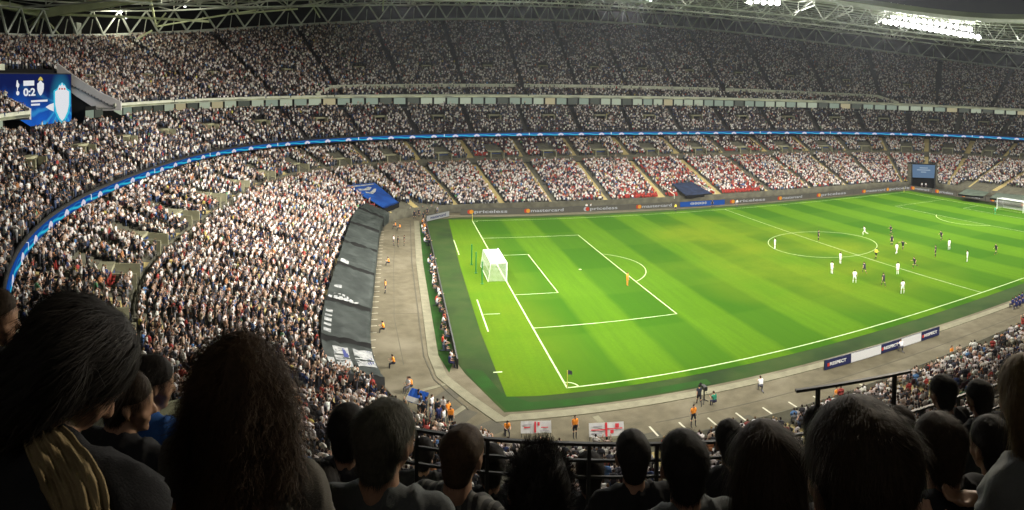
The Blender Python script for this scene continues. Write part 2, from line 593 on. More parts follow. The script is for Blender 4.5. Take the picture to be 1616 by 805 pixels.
# choose offset so an aisle foot lands at x=18.4, y=77
i0 = int(np.argmin(np.hypot(BXY[:, 0] - 18.4, BXY[:, 1] - 77)))
OFF = -T[i0]
is_aisle = aisle_dist(T, OFF) < .95
mi = np.repeat(is_aisle[:, None], NLOW, 1).astype(int)
terrace('lower_terrace', low_rows, [M['terrace'], M['aisle']], stadium, mi=mi)
mi2 = np.repeat(is_aisle[:, None], 14, 1).astype(int)
terrace('rear_terrace', mid_rows, [M['terrace'], M['aisle']], stadium, mi=mi2)
# front wall, walkway with its low wall, back wall under the club tier
loft('front_wall', [P(sf, 0.02), P(sf, zf + .45), P(sf + .12, zf + .45), P(sf + .12, zf), P(sf + .9, zf)], M['terrace'], stadium)
loft('walkway', [P(sm_ - 1.0, zm_ - .9), P(sm_ - .98, zm_ - .8), P(sm_ - .02, zm_ - .8), P(sm_, zm_ + .02), P(sm_ + .14, zm_ + .02), P(sm_ + .16, zm_ - .1), P(sm_ + .3, zm_ - .1), P(sm_ + .31, zm_ + .35)], M['terrace'], stadium)
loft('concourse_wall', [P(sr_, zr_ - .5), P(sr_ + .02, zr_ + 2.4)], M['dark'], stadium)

# ------------------------------------------------------------------ club tier, ribbon screen, boxes
NCLUB = 14
club_rows = rows((sb_ + .5, zb_ + .55), (sx_ - 1.0, zx_ - .1), NCLUB)
CA = TOT / 42
is_a2 = aisle_dist(T, OFF + 3, CA) < .55
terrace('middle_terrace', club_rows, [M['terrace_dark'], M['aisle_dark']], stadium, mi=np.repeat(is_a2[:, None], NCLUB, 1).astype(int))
loft('middle_fascia', [P(sr_ + .1, zb_ - 1.1), P(sb_ + .25, zb_ - .5), P(sb_ + .2, zb_ + .75), P(sb_ + .42, zb_ + .75), P(sb_ + .5, zb_ + .55)], M['dark_metal'], stadium)
# the ribbon screen
ru = np.concatenate([T, [TOT]])
V = []; UVu = []
pr0 = P(sb_, zb_ - .32); pr1 = P(sb_ + .02, zb_ + .42)
pr2 = P(sb_ + .18, zb_ + .42); pr3 = P(sb_ + .18, zb_ - .32)
rib = loft('ribbon_display', [pr0, pr1, pr2, pr3, pr0 + [0, 0, .0001]], None, stadium)
me = rib.data
uvl = me.uv_layers.new(name='UVMap')
nl = len(me.loops); vi = np.zeros(nl, np.int32); me.loops.foreach_get('vertex_index', vi)
tu = T[vi % MT].copy(); rowi = vi // MT
q = np.arange(nl) // 4
first = tu.reshape(-1, 4)
first[(first.max(1) - first.min(1)) > TOT / 2] = np.where(first[(first.max(1) - first.min(1)) > TOT / 2] < TOT / 2, first[(first.max(1) - first.min(1)) > TOT / 2] + TOT, first[(first.max(1) - first.min(1)) > TOT / 2])
uv = np.stack([first.ravel(), np.isin(rowi, (1, 2)).astype(float)], 1)
uvl.data.foreach_set('uv', uv.astype(np.float32).ravel())
mt = emit_mat('ribbon_screen', (0, 0, 1), .8)
tc = N(mt, 'ShaderNodeUVMap'); tc.uv_map = 'UVMap'
sp = N(mt, 'ShaderNodeSeparateXYZ'); L(mt, tc.outputs[0], sp.inputs[0])
u, v = sp.outputs[0], sp.outputs[1]
PER = 5.6
fu = MA(mt, 'FRACT', MA(mt, 'DIVIDE', u, PER))
wave = MA(mt, 'ADD', MA(mt, 'MULTIPLY', MA(mt, 'SINE', MA(mt, 'MULTIPLY', u, 2 * math.pi / PER)), .17), .36)
dist = MA(mt, 'ABSOLUTE', MA(mt, 'SUBTRACT', v, wave))
cy = smooth_fac(mt, dist, .26, .02)
colr = MIXC(mt, cy, (.012, .075, .33), (.04, .62, .85))
wav2 = MA(mt, 'ADD', MA(mt, 'MULTIPLY', MA(mt, 'SINE', MA(mt, 'ADD', MA(mt, 'MULTIPLY', u, 2 * math.pi / PER), 2.4)), .2), .62)
colr = MIXC(mt, MA(mt, 'MULTIPLY', smooth_fac(mt, MA(mt, 'ABSOLUTE', MA(mt, 'SUBTRACT', v, wav2)), .14, .0), .7), colr, (.02, .28, .65))
h = MA(mt, 'DIVIDE', MA(mt, 'SUBTRACT', fu, .5), .17)
hill = MA(mt, 'SUBTRACT', .86, MA(mt, 'MULTIPLY', MA(mt, 'MULTIPLY', h, h), .8))
dots = MA(mt, 'GREATER_THAN', MA(mt, 'ADD', MA(mt, 'MULTIPLY', MA(mt, 'COSINE', MA(mt, 'MULTIPLY', h, 7.0)), .16), .1), v)
wh = MA(mt, 'MULTIPLY', MA(mt, 'GREATER_THAN', hill, v), MA(mt, 'SUBTRACT', 1.0, dots, clamp=True))
colr = MIXC(mt, wh, colr, (.80, .76, .88))
# a small white cup between every third pair of stars
f3 = MA(mt, 'FRACT', MA(mt, 'DIVIDE', u, PER * 4))
cup = MA(mt, 'MULTIPLY', MA(mt, 'LESS_THAN', MA(mt, 'ABSOLUTE', MA(mt, 'SUBTRACT', f3, .0)), .010), MA(mt, 'GREATER_THAN', v, .2))
colr = MIXC(mt, cup, colr, (.9, .92, .95))
L(mt, colr, mt.node_tree.nodes['Emission'].inputs[0])
rib.data.materials.append(mt)

# executive boxes between club tier and upper tier: dark wall, lit panes, mullions, balcony lip
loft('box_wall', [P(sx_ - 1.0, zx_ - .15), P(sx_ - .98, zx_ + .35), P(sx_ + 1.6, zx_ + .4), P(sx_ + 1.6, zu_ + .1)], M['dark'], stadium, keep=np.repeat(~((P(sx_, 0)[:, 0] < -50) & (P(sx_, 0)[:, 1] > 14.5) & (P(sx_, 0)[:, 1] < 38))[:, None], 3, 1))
panes_t = TOT / 190
vis = []
for k in range(190):
    t0 = k * panes_t + .26; t1 = (k + 1) * panes_t - .26
    def pt(t, arr): return np.interp(t, np.append(T, TOT), np.append(arr, arr[0]))
    def P1(t, s, z): return np.array([pt(t, bx) + pt(t, s) * pt(t, dx_), pt(t, by) + pt(t, s) * pt(t, dy_), pt(t, z)])
    a = P1(t0, sx_ + .5, zx_ + .45); b = P1(t1, sx_ + .5, zx_ + .45)
    uvp, hh = project([a, b])
    if hh.min() > 30 and -40 < uvp[:, 0].min() and uvp[:, 0].max() < 1660 and a[1] > 8 and not (a[0] < -50 and 13 < a[1] < 38): vis.append((k, a, b))
pane_mats = [emit_mat('box_pane_%d' % i, c, e) for i, (c, e) in enumerate((((.60, .68, .50), .55), ((.50, .62, .48), .42), ((.72, .64, .38), .50), ((.32, .36, .28), .22)))]
for o, (k, a, b) in enumerate(vis):
    zt = float(np.interp((k + .5) * panes_t, T, zu_)) - .42
    d = (b - a) / np.linalg.norm(b - a); nrm = np.array([d[1], -d[0], 0])
    mbp = MB().box(((a + b) / 2 + [0, 0, (zt - a[2]) / 2]), (np.linalg.norm(b - a), .06, zt - a[2]), (d, nrm, np.array([0, 0, 1.])))
    w = mbp.build('box_window', pane_mats[rng.choice(4, p=[.35, .3, .15, .2])], stadium)
    if o >= 99: bpy.data.objects.remove(w); continue
    MB().box(a - d * .16 - nrm * .04 + [0, 0, .7], (.14, .14, 1.5)).build('mullion', M['dark_metal'], w)
# upper tier front: lit soffit lip and white parapet
_u = P(su_, 0)
in_notch = (_u[:, 0] < -50) & (_u[:, 1] > 14.5) & (_u[:, 1] < 41)
loft('upper_fascia', [P(su_ + 3.4, zu_ - .15), P(su_ + .1, zu_ - .3), P(su_, zu_ - .22), P(su_, zu_ + .05), P(su_ + .03, zu_ + .5), P(su_ + .2, zu_ + .5), P(su_ + .22, zu_)], M['parapet'], stadium, keep=np.repeat(~in_notch[:, None], 6, 1))

# the strip of lit panels along the lip of the upper tier
lm = emit_mat('lip_lights', (.70, .74, .46), .42)
_g = N(lm, 'ShaderNodeNewGeometry')
L(lm, MIXC(lm, smooth_fac(lm, noise_tex(lm, .22, 3), .4, .6), (.34, .36, .26), (.85, .88, .52)), lm.node_tree.nodes['Emission'].inputs[0])
loft('lip_lights', [P(su_ - .03, zu_ - .20), P(su_ - .03, zu_ + .08)], lm, stadium, keep=~in_notch[:, None])

# ------------------------------------------------------------------ upper tier with the notch for the scoreboard
NUP = 46
up_rows = rows((su_ + .22, zu_), (st_, zt_), NUP)
UA = TOT / 40
is_a3 = aisle_dist(T, OFF + 5, UA) < .55


def row_mid(rw):
    s0, s1, z = rw
    return P((s0 + s1) / 2, z)


keep = np.ones((MT, NUP), bool)
for q, rw in enumerate(up_rows):
    m_ = row_mid(rw)
    notch_m = (m_[:, 0] < -50) & (m_[:, 1] > 14.5) & (m_[:, 1] < 41) & (rw[2] < 27.6)
    keep[notch_m, q] = False
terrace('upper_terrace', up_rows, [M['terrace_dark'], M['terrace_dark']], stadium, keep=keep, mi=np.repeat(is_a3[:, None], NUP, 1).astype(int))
# second, set back parapet along the long side
zsec = 5
second = (P(su_, 0)[:, 0] > -28) & (P(su_, 0)[:, 0] < 128) & (P(su_, 0)[:, 1] > 60)
s5, _, z5 = up_rows[zsec]
gap = aisle_dist(T, OFF + 5, UA * 4) < .8
kp = np.repeat((second & ~gap)[:, None], 3, 1)
loft('second_parapet', [P(s5, z5 - .4), P(s5, z5 + .8), P(s5 + .16, z5 + .8), P(s5 + .16, z5)], M['parapet'], stadium, keep=kp)
sec_end = np.where(second)[0]
# sloping ends of the second parapet
for xsgn in (0, 1):
    cand = sec_end[np.argmin(BXY[sec_end, 0])] if xsgn == 0 else sec_end[np.argmax(BXY[sec_end, 0])]
    a = P(s5, z5 + .35)[cand]; b = P(su_, zu_ + .5)[(cand + (5 if xsgn == 0 else -5)) % MT]
    MB().bar(a, b, .2, .9).build('parapet_end', M['parapet'], stadium)

# notch flanks: the pale sloping side wall beside the scoreboard
for yy, name in ((41.2, 'notch_wall'), (14.3, 'notch_wall')):
    top = []; 
    for (x, z) in ((-56.2, 22.0), (-60, 23.6), (-64, 25.9), (-67.5, 28.3)):
        top.append((x, z))
    V = []; F = []
    for x, z in top:
        lo_ = z - (.6 if x > -57 else 2.3)
        V += [(x, yy - .2, lo_), (x, yy - .2, z + .75), (x, yy + .2, z + .75), (x, yy + .2, lo_)]
    for i in range(len(top) - 1):
        for k in range(4): F.append((i * 4 + k, i * 4 + (k + 1) % 4, (i + 1) * 4 + (k + 1) % 4, (i + 1) * 4 + k))
    F += [(0, 1, 2, 3), (15, 14, 13, 12)]
    obj_np(name, V, F, noisy('notch_plaster', (.55, .52, .50), (.46, .44, .42), .5), stadium)
    MB().poly([(-56.2, yy, 19.5), (-68, yy, 19.5), (-68, yy, 27), (-64, yy, 24.6), (-56.2, yy, 20.6)]).build('notch_backing', M['dark'], stadium)
MB().box((-68.3, 27.8, 24.3), (.3, 27, 7.4)).build('notch_rear_wall', M['dark'], stadium)
MB().box((-67.2, 19.6, 28.2), (.25, 11, .9)).build('notch_parapet', M['parapet'], stadium)
MB().box((-62.5, 27.8, 19.2), (12, 27, .3)).build('notch_floor', M['terrace_dark'], stadium)

# vomitories (stair openings) ------------------------------------------------
M['vom_lit'] = noisy('vomitory_wall', (.36, .345, .22), (.25, .24, .15), .9)
M['vom_blue'] = principled('vomitory_blue', (.02, .05, .16), .8)


def vomitory(t, sA, zA, depth, w, h, mat, open_mat, lip=.35):
    """a box set in the terrace, its mouth to the pitch"""
    a = P1(t, sA, zA)
    d = np.array([pt(t, dx_), pt(t, dy_), 0.]); d /= np.linalg.norm(d); e = np.array([-d[1], d[0], 0]); k = np.array([0, 0, 1.])
    mbv = MB()
    mbv.cur = 0
    mbv.box(a + e * (w / 2) + d * depth / 2 + k * h / 2, (depth, .2, h), (d, e, k))
    mbv.box(a - e * (w / 2) + d * depth / 2 + k * h / 2, (depth, .2, h), (d, e, k))
    mbv.box(a + d * (depth - .1) + k * (h / 2), (.2, w - .22, h - .02), (d, e, k))
    mbv.box(a + d * depth * .75 + k * (h - .05), (depth * .5, w + .3, .3), (d, e, k))
    mbv.cur = 1
    mbv.box(a + d * depth * .5 + k * (h * .42), (.1, w - .22, h * .8), (d, e, k))
    return mbv.build('vomitory', [mat, open_mat], stadium)


ts = []
for k in range(44):
    t = (k * AIS + AIS / 2 - OFF) % TOT
    p0 = P1(t, sm_ + .3, zm_)
    uvp, hh = project(p0)
    if -150 < uvp[0] < 1800 and hh > 25 and (p0[1] > -25): vomitory(t, sm_ + .16, zm_ - .8, 4.6, 3.2, 2.3, M['vom_lit'], M['vom_blue'])
for k in range(0, 42):
    t = (k * CA - OFF - 3 + CA / 2) % TOT
    s, _, z = club_rows[6]; p0 = P1(t, s, z); uvp, hh = project(p0)
    if -150 < uvp[0] < 1800 and hh > 25 and p0[1] > -25: vomitory(t, s, z - .4, 2.2, 3.0, 1.9, M['vom_lit'], M['dark'])
for k in range(0, 40):
    t = (k * UA - OFF - 5 + UA / 2) % TOT
    s, _, z = up_rows[15]; p0 = P1(t, s, z); uvp, hh = project(p0)
    if -150 < uvp[0] < 1800 and hh > 25 and p0[1] > 0: vomitory(t, s, z - .3, 1.4, 2.2, 1.4, M['vom_lit'], M['dark'])

# ------------------------------------------------------------------ back wall and roof
RH = 5.0      # truss height
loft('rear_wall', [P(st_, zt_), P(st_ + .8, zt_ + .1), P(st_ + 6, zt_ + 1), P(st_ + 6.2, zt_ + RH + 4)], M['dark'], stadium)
loft('roof_ring_beam', [P(st_ - .1, zt_ + .2), P(st_ - .4, zt_ + .25), P(st_ - .4, zt_ + .85), P(st_ - .1, zt_ + .9), P(st_ - .1, zt_ + .2)], M['steel'], stadium)
NT = 120
tr = MB(); ztop = zt_ + .7 + RH
for k in range(NT):
    t0 = k * TOT / NT; t1 = (k + .5) * TOT / NT; t2 = (k + 1) * TOT / NT - 1e-3
    A = P1(t0, st_ - .4, zt_ + .8); B = P1(t1, st_ - 1.2, ztop); C_ = P1(t2, st_ - .4, zt_ + .8); D = P1(t2 if k < NT - 1 else TOT - .01, st_ - 1.2, ztop)
    tr.bar(A, B, .34); tr.bar(B, C_, .34)
    tr.bar(P1(t0, st_ - 1.2, ztop), B, .28); tr.bar(B, P1(t2, st_ - 1.2, ztop), .28)
    tr.bar(P1(t1, st_ - .4, zt_ + .8), P1(t1, st_ - 1.2, ztop - 1.8), .16)
tr.build('rear_truss', M['steel'], stadium)

# roof inner edge, 40 m in from the rear ring on the sides, deeper at the ends
R_in = Ring(70, 72, 52, 60, 2.6, 50.5, 47, 46, 50)
s_in = solve_s(R_in, bx, by, dx_, dy_)
X_, Y_ = bx + s_in * dx_, by + s_in * dy_
z_in = R_in.z(X_, Y_)


def roofP(f, dz=0.0):
    s = st_ + 3 + (s_in - st_ - 3) * f
    zr = zt_ + 1.5 + RH + 1.2
    z = zr + (z_in - zr) * (1 - (1 - f) ** 1.4) + dz
    return P(s, z)


fr = np.linspace(0, 1, 9)
loft('roof_deck', [roofP(f) for f in fr] + [roofP(1, 1.2)] + [roofP(f, 1.2) for f in fr[::-1]], [M['roof'], M['roof_glow']], stadium,
     mi=np.stack([np.full(MT, 1 if (k in (6, 7)) else 0) for k in range(18)], 1))
pm = MB()
for f in (.04, .12, .2, .28, .36, .44, .52, .60, .68, .76, .84, .92, .985):
    R0 = roofP(f, -.5)
    for k in range(0, MT, 4):
        pm.bar(R0[k], R0[(k + 4) % MT], .16 if f < .98 else .5, .3 if f < .98 else .9)
pm.build('roof_purlins', M['steel'], stadium)
# inner trusses: bottom chord hung 5 m below the deck, with V diagonals
NB = 44
for k in range(NB):
    i = int(k * MT / NB)
    tb = MB(); prev = None
    for q_, f in enumerate(np.linspace(.02, .97, 9)):
        a = roofP(f, -.55)[i]; b = roofP(f, -.55 - (1.2 + 3.0 * math.sin(math.pi * f)))[i]
        if prev is not None:
            tb.bar(prev[1], b, .3); tb.bar(prev[0], a, .22); tb.bar(prev[0] if q_ % 2 else prev[1], b if q_ % 2 else a, .18)
        tb.bar(a, b, .18)
        prev = (a, b)
    tb.build('roof_truss', M['steel'], stadium)
# ring trusses half way and at the inner edge
for f, hgt, nseg, name in ((.33, 3.4, 90, 'ring_truss'), (.66, 4.2, 72, 'ring_truss'), (.97, 5.0, 60, 'inner_edge_truss')):
    R0 = roofP(f, -.6); R1 = roofP(f, -.6 - hgt); tb = MB()
    for k in range(nseg):
        i = int(k * MT / nseg) % MT; j = int((k + 1) * MT / nseg) % MT; h_ = int((k + .5) * MT / nseg) % MT
        tb.bar(R1[i], R1[h_], .34); tb.bar(R1[h_], R1[j], .34); tb.bar(R0[i], R1[h_], .26); tb.bar(R1[h_], R0[j], .26)
    tb.build(name, M['steel'], stadium)

# ------------------------------------------------------------------ floodlights: banks of lamps slung under the roof edge
def light_area(name, loc, target, power, sx, sy, col, parent):
    ld = bpy.data.lights.new(name, 'AREA'); ld.shape = 'RECTANGLE'; ld.size = sx; ld.size_y = sy; ld.energy = power; ld.color = col
    lo = bpy.data.objects.new(name, ld); link(lo)
    d = Vector(target) - Vector(loc)
    lo.rotation_euler = d.to_track_quat('-Z', 'Y').to_euler(); lo.location = loc
    lo.parent = parent
    return lo


def flood_bank(c, along, target, n, power, label, lamp_r=.55, spread=2.0, tilt=0.0, spill=0.0):
    c = np.array(c, float); a = np.array([*along, tilt]); a /= np.linalg.norm(a)
    root = empty('floodlight_bank', c)
    tag(root, label, 'floodlights', 'floodlight banks slung under the roof edge')
    tgt = np.array(target, float) - c; f = tgt / np.linalg.norm(tgt)
    u = np.cross(a, f); u /= np.linalg.norm(u)
    if u[2] < 0: u = -u
    fr_ = MB(); Lh = (n - 1) * spread / 2 + .8
    fr_.bar(-a * Lh, a * Lh, .22); fr_.bar(-a * Lh + [0, 0, 1.4], a * Lh + [0, 0, 1.4], .16)
    for q in np.linspace(-Lh, Lh, max(3, n)): fr_.bar(a * q, a * q + [0, 0, 3.6], .14)
    fr_.build('frame', M['steel'], root)
    for k in range(n):
        p = a * ((k - (n - 1) / 2) * spread) + f * .35
        hb = MB(); hb.box(p, (lamp_r * 1.9, .5, lamp_r * 1.7), (a, f, u)); ho = hb.build('lamp_housing', M['dark_metal'], root)
        pts = [p + f * .27 + (a * math.cos(x) + u * math.sin(x)) * lamp_r * .85 for x in np.linspace(0, 2 * math.pi, 15)[:-1]]
        back = [q_ - f * .06 for q_ in pts]
        nn_ = len(pts)
        obj_np('lamp_lens', pts + back, [tuple(range(nn_))] + [(i, (i + 1) % nn_, nn_ + (i + 1) % nn_, nn_ + i) for i in range(nn_)], M['lamp'], ho)
    lo = light_area('lamp_light', (0, 0, 0), (0, 0, -1), power, n * spread, 1.6, (1, .97, .9), root)
    lo.location = f * 1.0 
    lo.rotation_euler = Vector(f).to_track_quat('-Z', 'Y').to_euler()
    if spill:      # the lamps' spill on the roof sheets above them
        ls = light_area('spill_light', (0, 0, 0), (0, 0, 1), spill, n * spread, 2.0, (1, 1, .9), root)
        ls.location = (0, 0, 1.2); ls.rotation_euler = (math.pi, 0, math.atan2(a[1], a[0]))
    return root


FP = 62000 * LAMP_POWER * 1.08
WARM = 'bright floodlight bank '
# two banks that the photograph shows
cA = at_dist(1472, 44, 186); cB = at_dist(1205, 2, 178)
_e0 = at_dist(1395, 32, 192); _e1 = at_dist(1546, 58, 182); cA = (_e0 + _e1) / 2; _al = _e1 - _e0
fa = flood_bank(cA, (_al[0], _al[1]), (62, 30, 0), 17, FP * 1.1, 'long glaring floodlight bank hung below the roof edge above the upper tier on the right', 1.0, float(np.linalg.norm(_al)) / 16.5, tilt=float(_al[2]), spill=FP * .35)
flood_bank(cA + [.2, .2, 1.9], (_al[0], _al[1]), (62, 30, 0), 13, FP * .2, 'added rank of lamps right above the long bank, standing for its glare', .95, float(np.linalg.norm(_al)) / 15.0, tilt=float(_al[2]))  # added rank, stands for the bloom around the long bank
flood_bank(cB, (.93, -.36), (50, 30, 0), 5, FP * .7, 'short white floodlight bank cut off by the upper edge of the photo', .9, 1.9, spill=FP * .15)
# banks round the rest of the roof edge
others = [((10, 92, 47), (1, 0), (25, 30, 0)), ((38, 94, 48), (1, 0), (45, 30, 0)), ((95, 79, 51.5), (1, 0), (80, 25, 0)),
          ((-20, 70, 44), (.7, .7), (15, 30, 0)), ((-24, 34, 44), (0, 1), (25, 34, 0)), ((-20, 4, 44), (-.5, .8), (20, 30, 0)),
          ((10, -27, 47), (1, 0), (14, 24, 0)), ((38, -28, 48), (1, 0), (38, 24, 0)), ((68, -28, 48), (1, 0), (66, 24, 0)), ((96, -26, 47), (1, 0), (90, 22, 0)),
          ((124, 10, 44), (0, 1), (85, 34, 0)), ((128, 40, 44), (0, 1), (70, 34, 0))]
for k, (c, al, tg) in enumerate(others):
    where = ('on the far long side', 'on the left end', 'above the near stand', 'on the far right end')[0 if k < 3 else 1 if k < 6 else 2 if k < 10 else 3]
    nth = ('first', 'second', 'third', 'fourth')[k if k < 3 else k - 3 if k < 6 else k - 6 if k < 10 else k - 10]
    fb_ = flood_bank(c, al, tg, 8, FP * (.72 if 6 <= k < 10 else (.9, 1.4, 1.4)[k] if k < 3 else .5 if k < 6 else .8), '%s out of view floodlight bank under the roof %s' % (nth, where), spill=FP * .10 if k < 6 or k > 9 else 0)
    for ch in fb_.children:
        if ch.type == 'LIGHT' and ch.name.startswith('lamp_light'): ch.data.spread = math.radians(84 if 6 <= k < 10 else 130 if k < 3 else 95)
# wash for the stands: added unseen light arrays above the pitch
for _q, (c, tg, pw, s, sprd) in enumerate((((20, -22, 46), (20, 118, 20), 0.05, 30, 180), ((75, -22, 46), (80, 118, 20), 0.05, 30, 180), ((50, 10, 50), (-33, 22, 3), 1.25, 30, 62), ((30, 0, 50), (-34, 62, 6), .6, 24, 56), ((60, 20, 50), (175, 60, 14), .6, 24, 180))):
    root = empty('stand_fill_light', c)
    tag(root, '%s added unseen light array high over the pitch lighting the stands' % ('first', 'second', 'third', 'fourth', 'fifth')[_q], 'floodlights', 'added lights washing the stands')
    MB().box((0, 0, .3), (s * .3, 1.2, .25)).build('lamp_housing', M['dark_metal'], root)
    lo = light_area('lamp_light', (0, 0, 0), (0, 0, -1), FP * pw, s, 3, (1, .96, .9), root)
    lo.data.spread = math.radians(sprd)
    d = Vector(tg) - Vector(c); lo.rotation_euler = d.to_track_quat('-Z', 'Y').to_euler()

# added unseen lights on the rows around the camera: soft fill, then rim
root = empty('added_light', (-20, -64, 40)); tag(root, 'dim added fill light under the roof above the camera rows, out of view', 'lamp')
MB().box((0, 0, .3), (10, 1.0, .25)).build('lamp_housing', M['dark_metal'], root)
light_area('lamp_light', (0, 0, 0), (0, 0, -10), 300, 10, 4, (1, .93, .86), root)

root = empty('added_light', (7, -35, 34)); tag(root, 'small added rim light under the near roof to the right, out of view', 'lamp')  # added unseen rim light for the heads in front
MB().box((0, 0, .3), (3, 1.0, .25)).build('lamp_housing', M['dark_metal'], root)
lo = light_area('lamp_light', (0, 0, 0), (-22, -18, -10), 430, 3, 1, (1, .86, .66), root)
lo.data.spread = math.radians(60)

# pale lattice beams meeting in the left corner of the roof
def roof_beam(a, b, w, h, label=None):
    return MB().bar(a, b, w, h).build('roof_beam', M['beam'], stadium)


M['beam'] = noisy('pale_roof_beam', (.62, .66, .42), (.48, .52, .32), .5)
J = at_dist(64, 22, 131)
for (px, py, r, w, h) in ((282, -12, 122, 1.2, 1.7), (-20, 2, 126, 1.0, 1.4), (330, 34, 140, .35, .45), (-20, 14, 140, .4, .5), (30, 62, 141, .3, .3), (5, 50, 141, .3, .3), (100, 62, 142, .3, .3), (52, 64, 141, .35, .35)):
    roof_beam(J, at_dist(px, py, r), w, h)
kk_ = at_dist(118, 52, 146)
MB().box(kk_, (2.2, 2.2, 4.4)).build('roof_node', M['steel'], stadium)
for (x0, y0, x1, y1, r) in ((238, 0, 246, 40, 140), (246, 40, 262, 20, 140), (240, 48, 215, 62, 142), (246, 42, 404, 16, 150), (372, 0, 376, 22, 150), (376, 22, 470, 14, 155), (605, 0, 604, 18, 168), (488, 0, 505, 28, 165)):
    roof_beam(at_dist(x0, y0, r), at_dist(x1, y1, r), .35, .35)
for (x, y) in ((190, 20), (199, 29), (255, 7), (292, 11)):
    p_ = at_dist(x, y, 143); r = empty('roof_lamp', p_); tag(r, 'small white lamp under the roof at the upper left, %s from the left' % ('first', 'second', 'third', 'fourth')[[190, 199, 255, 292].index(x)], 'lamp', 'small lamps under the left roof')
    rad = .42 if x == 190 else .22
    MB().tube([(0, 0, 0), (0, 0, .25)], rad, 12).build('lamp_body', M['lamp'], r); MB().tube([(0, 0, .26), (0, 0, 2.2)], .05).build('rod', M['steel'], r)
    if x in (190, 255):
        pl_ = bpy.data.lights.new('lamp_light', 'POINT'); pl_.energy = 1100; pl_.shadow_soft_size = .4; pl_.color = (1, .95, .75)
        po = link(bpy.data.objects.new('lamp_light', pl_)); po.parent = r; po.location = (1.0, -1.6, -.6)

# ------------------------------------------------------------------ text
_txt = {}


def text_mesh(body, size, bold=.0, shear=0.0):
    key = (body, size, bold, shear)
    if key not in _txt:
        c = bpy.data.curves.new('lettering', 'FONT'); c.body = body; c.size = size; c.offset = bold; c.shear = shear
        c.align_x = 'CENTER'; c.align_y = 'CENTER'; c.extrude = .006; c.resolution_u = 3
        o = bpy.data.objects.new('lettering', c); COL.objects.link(o)
        dg = bpy.context.evaluated_depsgraph_get()
        _txt[key] = bpy.data.meshes.new_from_object(o.evaluated_get(dg))
        bpy.data.objects.remove(o)
    return _txt[key]


def put_text(body, size, mat, parent, origin, right, up, bold=.0, width=None, shear=0.0):
    me = text_mesh(body, size, bold, shear).copy(); me.materials.clear(); me.materials.append(mat)
    o = bpy.data.objects.new('lettering', me); link(o)
    r = np.array(right, float); r /= np.linalg.norm(r); u = np.array(up, float); u /= np.linalg.norm(u); n = np.cross(r, u)
    sx = 1.0
    if width:
        w0 = max(v.co.x for v in me.vertices) - min(v.co.x for v in me.vertices); sx = width / w0
    mm = Matrix.Identity(4)
    for i in range(3): mm[i][0], mm[i][1], mm[i][2], mm[i][3] = r[i] * sx, u[i], n[i], origin[i]
    if parent is not None:
        o.parent = parent; o.matrix_parent_inverse = Matrix.Identity(4)
        o.matrix_basis = Matrix.Translation(parent.location).inverted() @ mm if parent.location.length else mm
    else: o.matrix_basis = mm
    return o


# ------------------------------------------------------------------ figures: one continuous body grown from a posed skeleton
def capsule(p0, p1, r0, r1, nu=10, nv=6, sq=(1, 1, 1)):
    p0 = np.array(p0, float); p1 = np.array(p1, float); d = p1 - p0; Ld = np.linalg.norm(d)
    d = d / Ld if Ld > 1e-6 else np.array([0, 0, 1.])
    up = np.array([0, 0, 1.]) if abs(d[2]) < .9 else np.array([1., 0, 0])
    x = np.cross(d, up); x /= np.linalg.norm(x); y = np.cross(d, x)
    sq = np.array(sq)
    V = [p0 - d * r0 * sq]; F = []
    for k in range(1, 2 * nv):
        th = math.pi * k / (2 * nv); c = -math.cos(th); s = math.sin(th)
        for sgn in ((0,) if k != nv else (0, 1)):
            base_, r = (p0, r0) if (k < nv or (k == nv and sgn == 0)) else (p1, r1)
            for q in range(nu):
                a = 2 * math.pi * q / nu
                V.append(base_ + (d * c + (x * math.cos(a) + y * math.sin(a)) * s) * r * sq)
    V.append(p1 + d * r1 * sq)
    nr = 2 * nv
    for q in range(nu): F.append((0, 1 + (q + 1) % nu, 1 + q))
    for k in range(nr - 1):
        for q in range(nu):
            a = 1 + k * nu + q; b = 1 + k * nu + (q + 1) % nu
            F.append((a, b, b + nu, a + nu))
    e = 1 + nr * nu
    for q in range(nu): F.append((e, 1 + (nr - 1) * nu + q, 1 + (nr - 1) * nu + (q + 1) % nu))
    return V, F


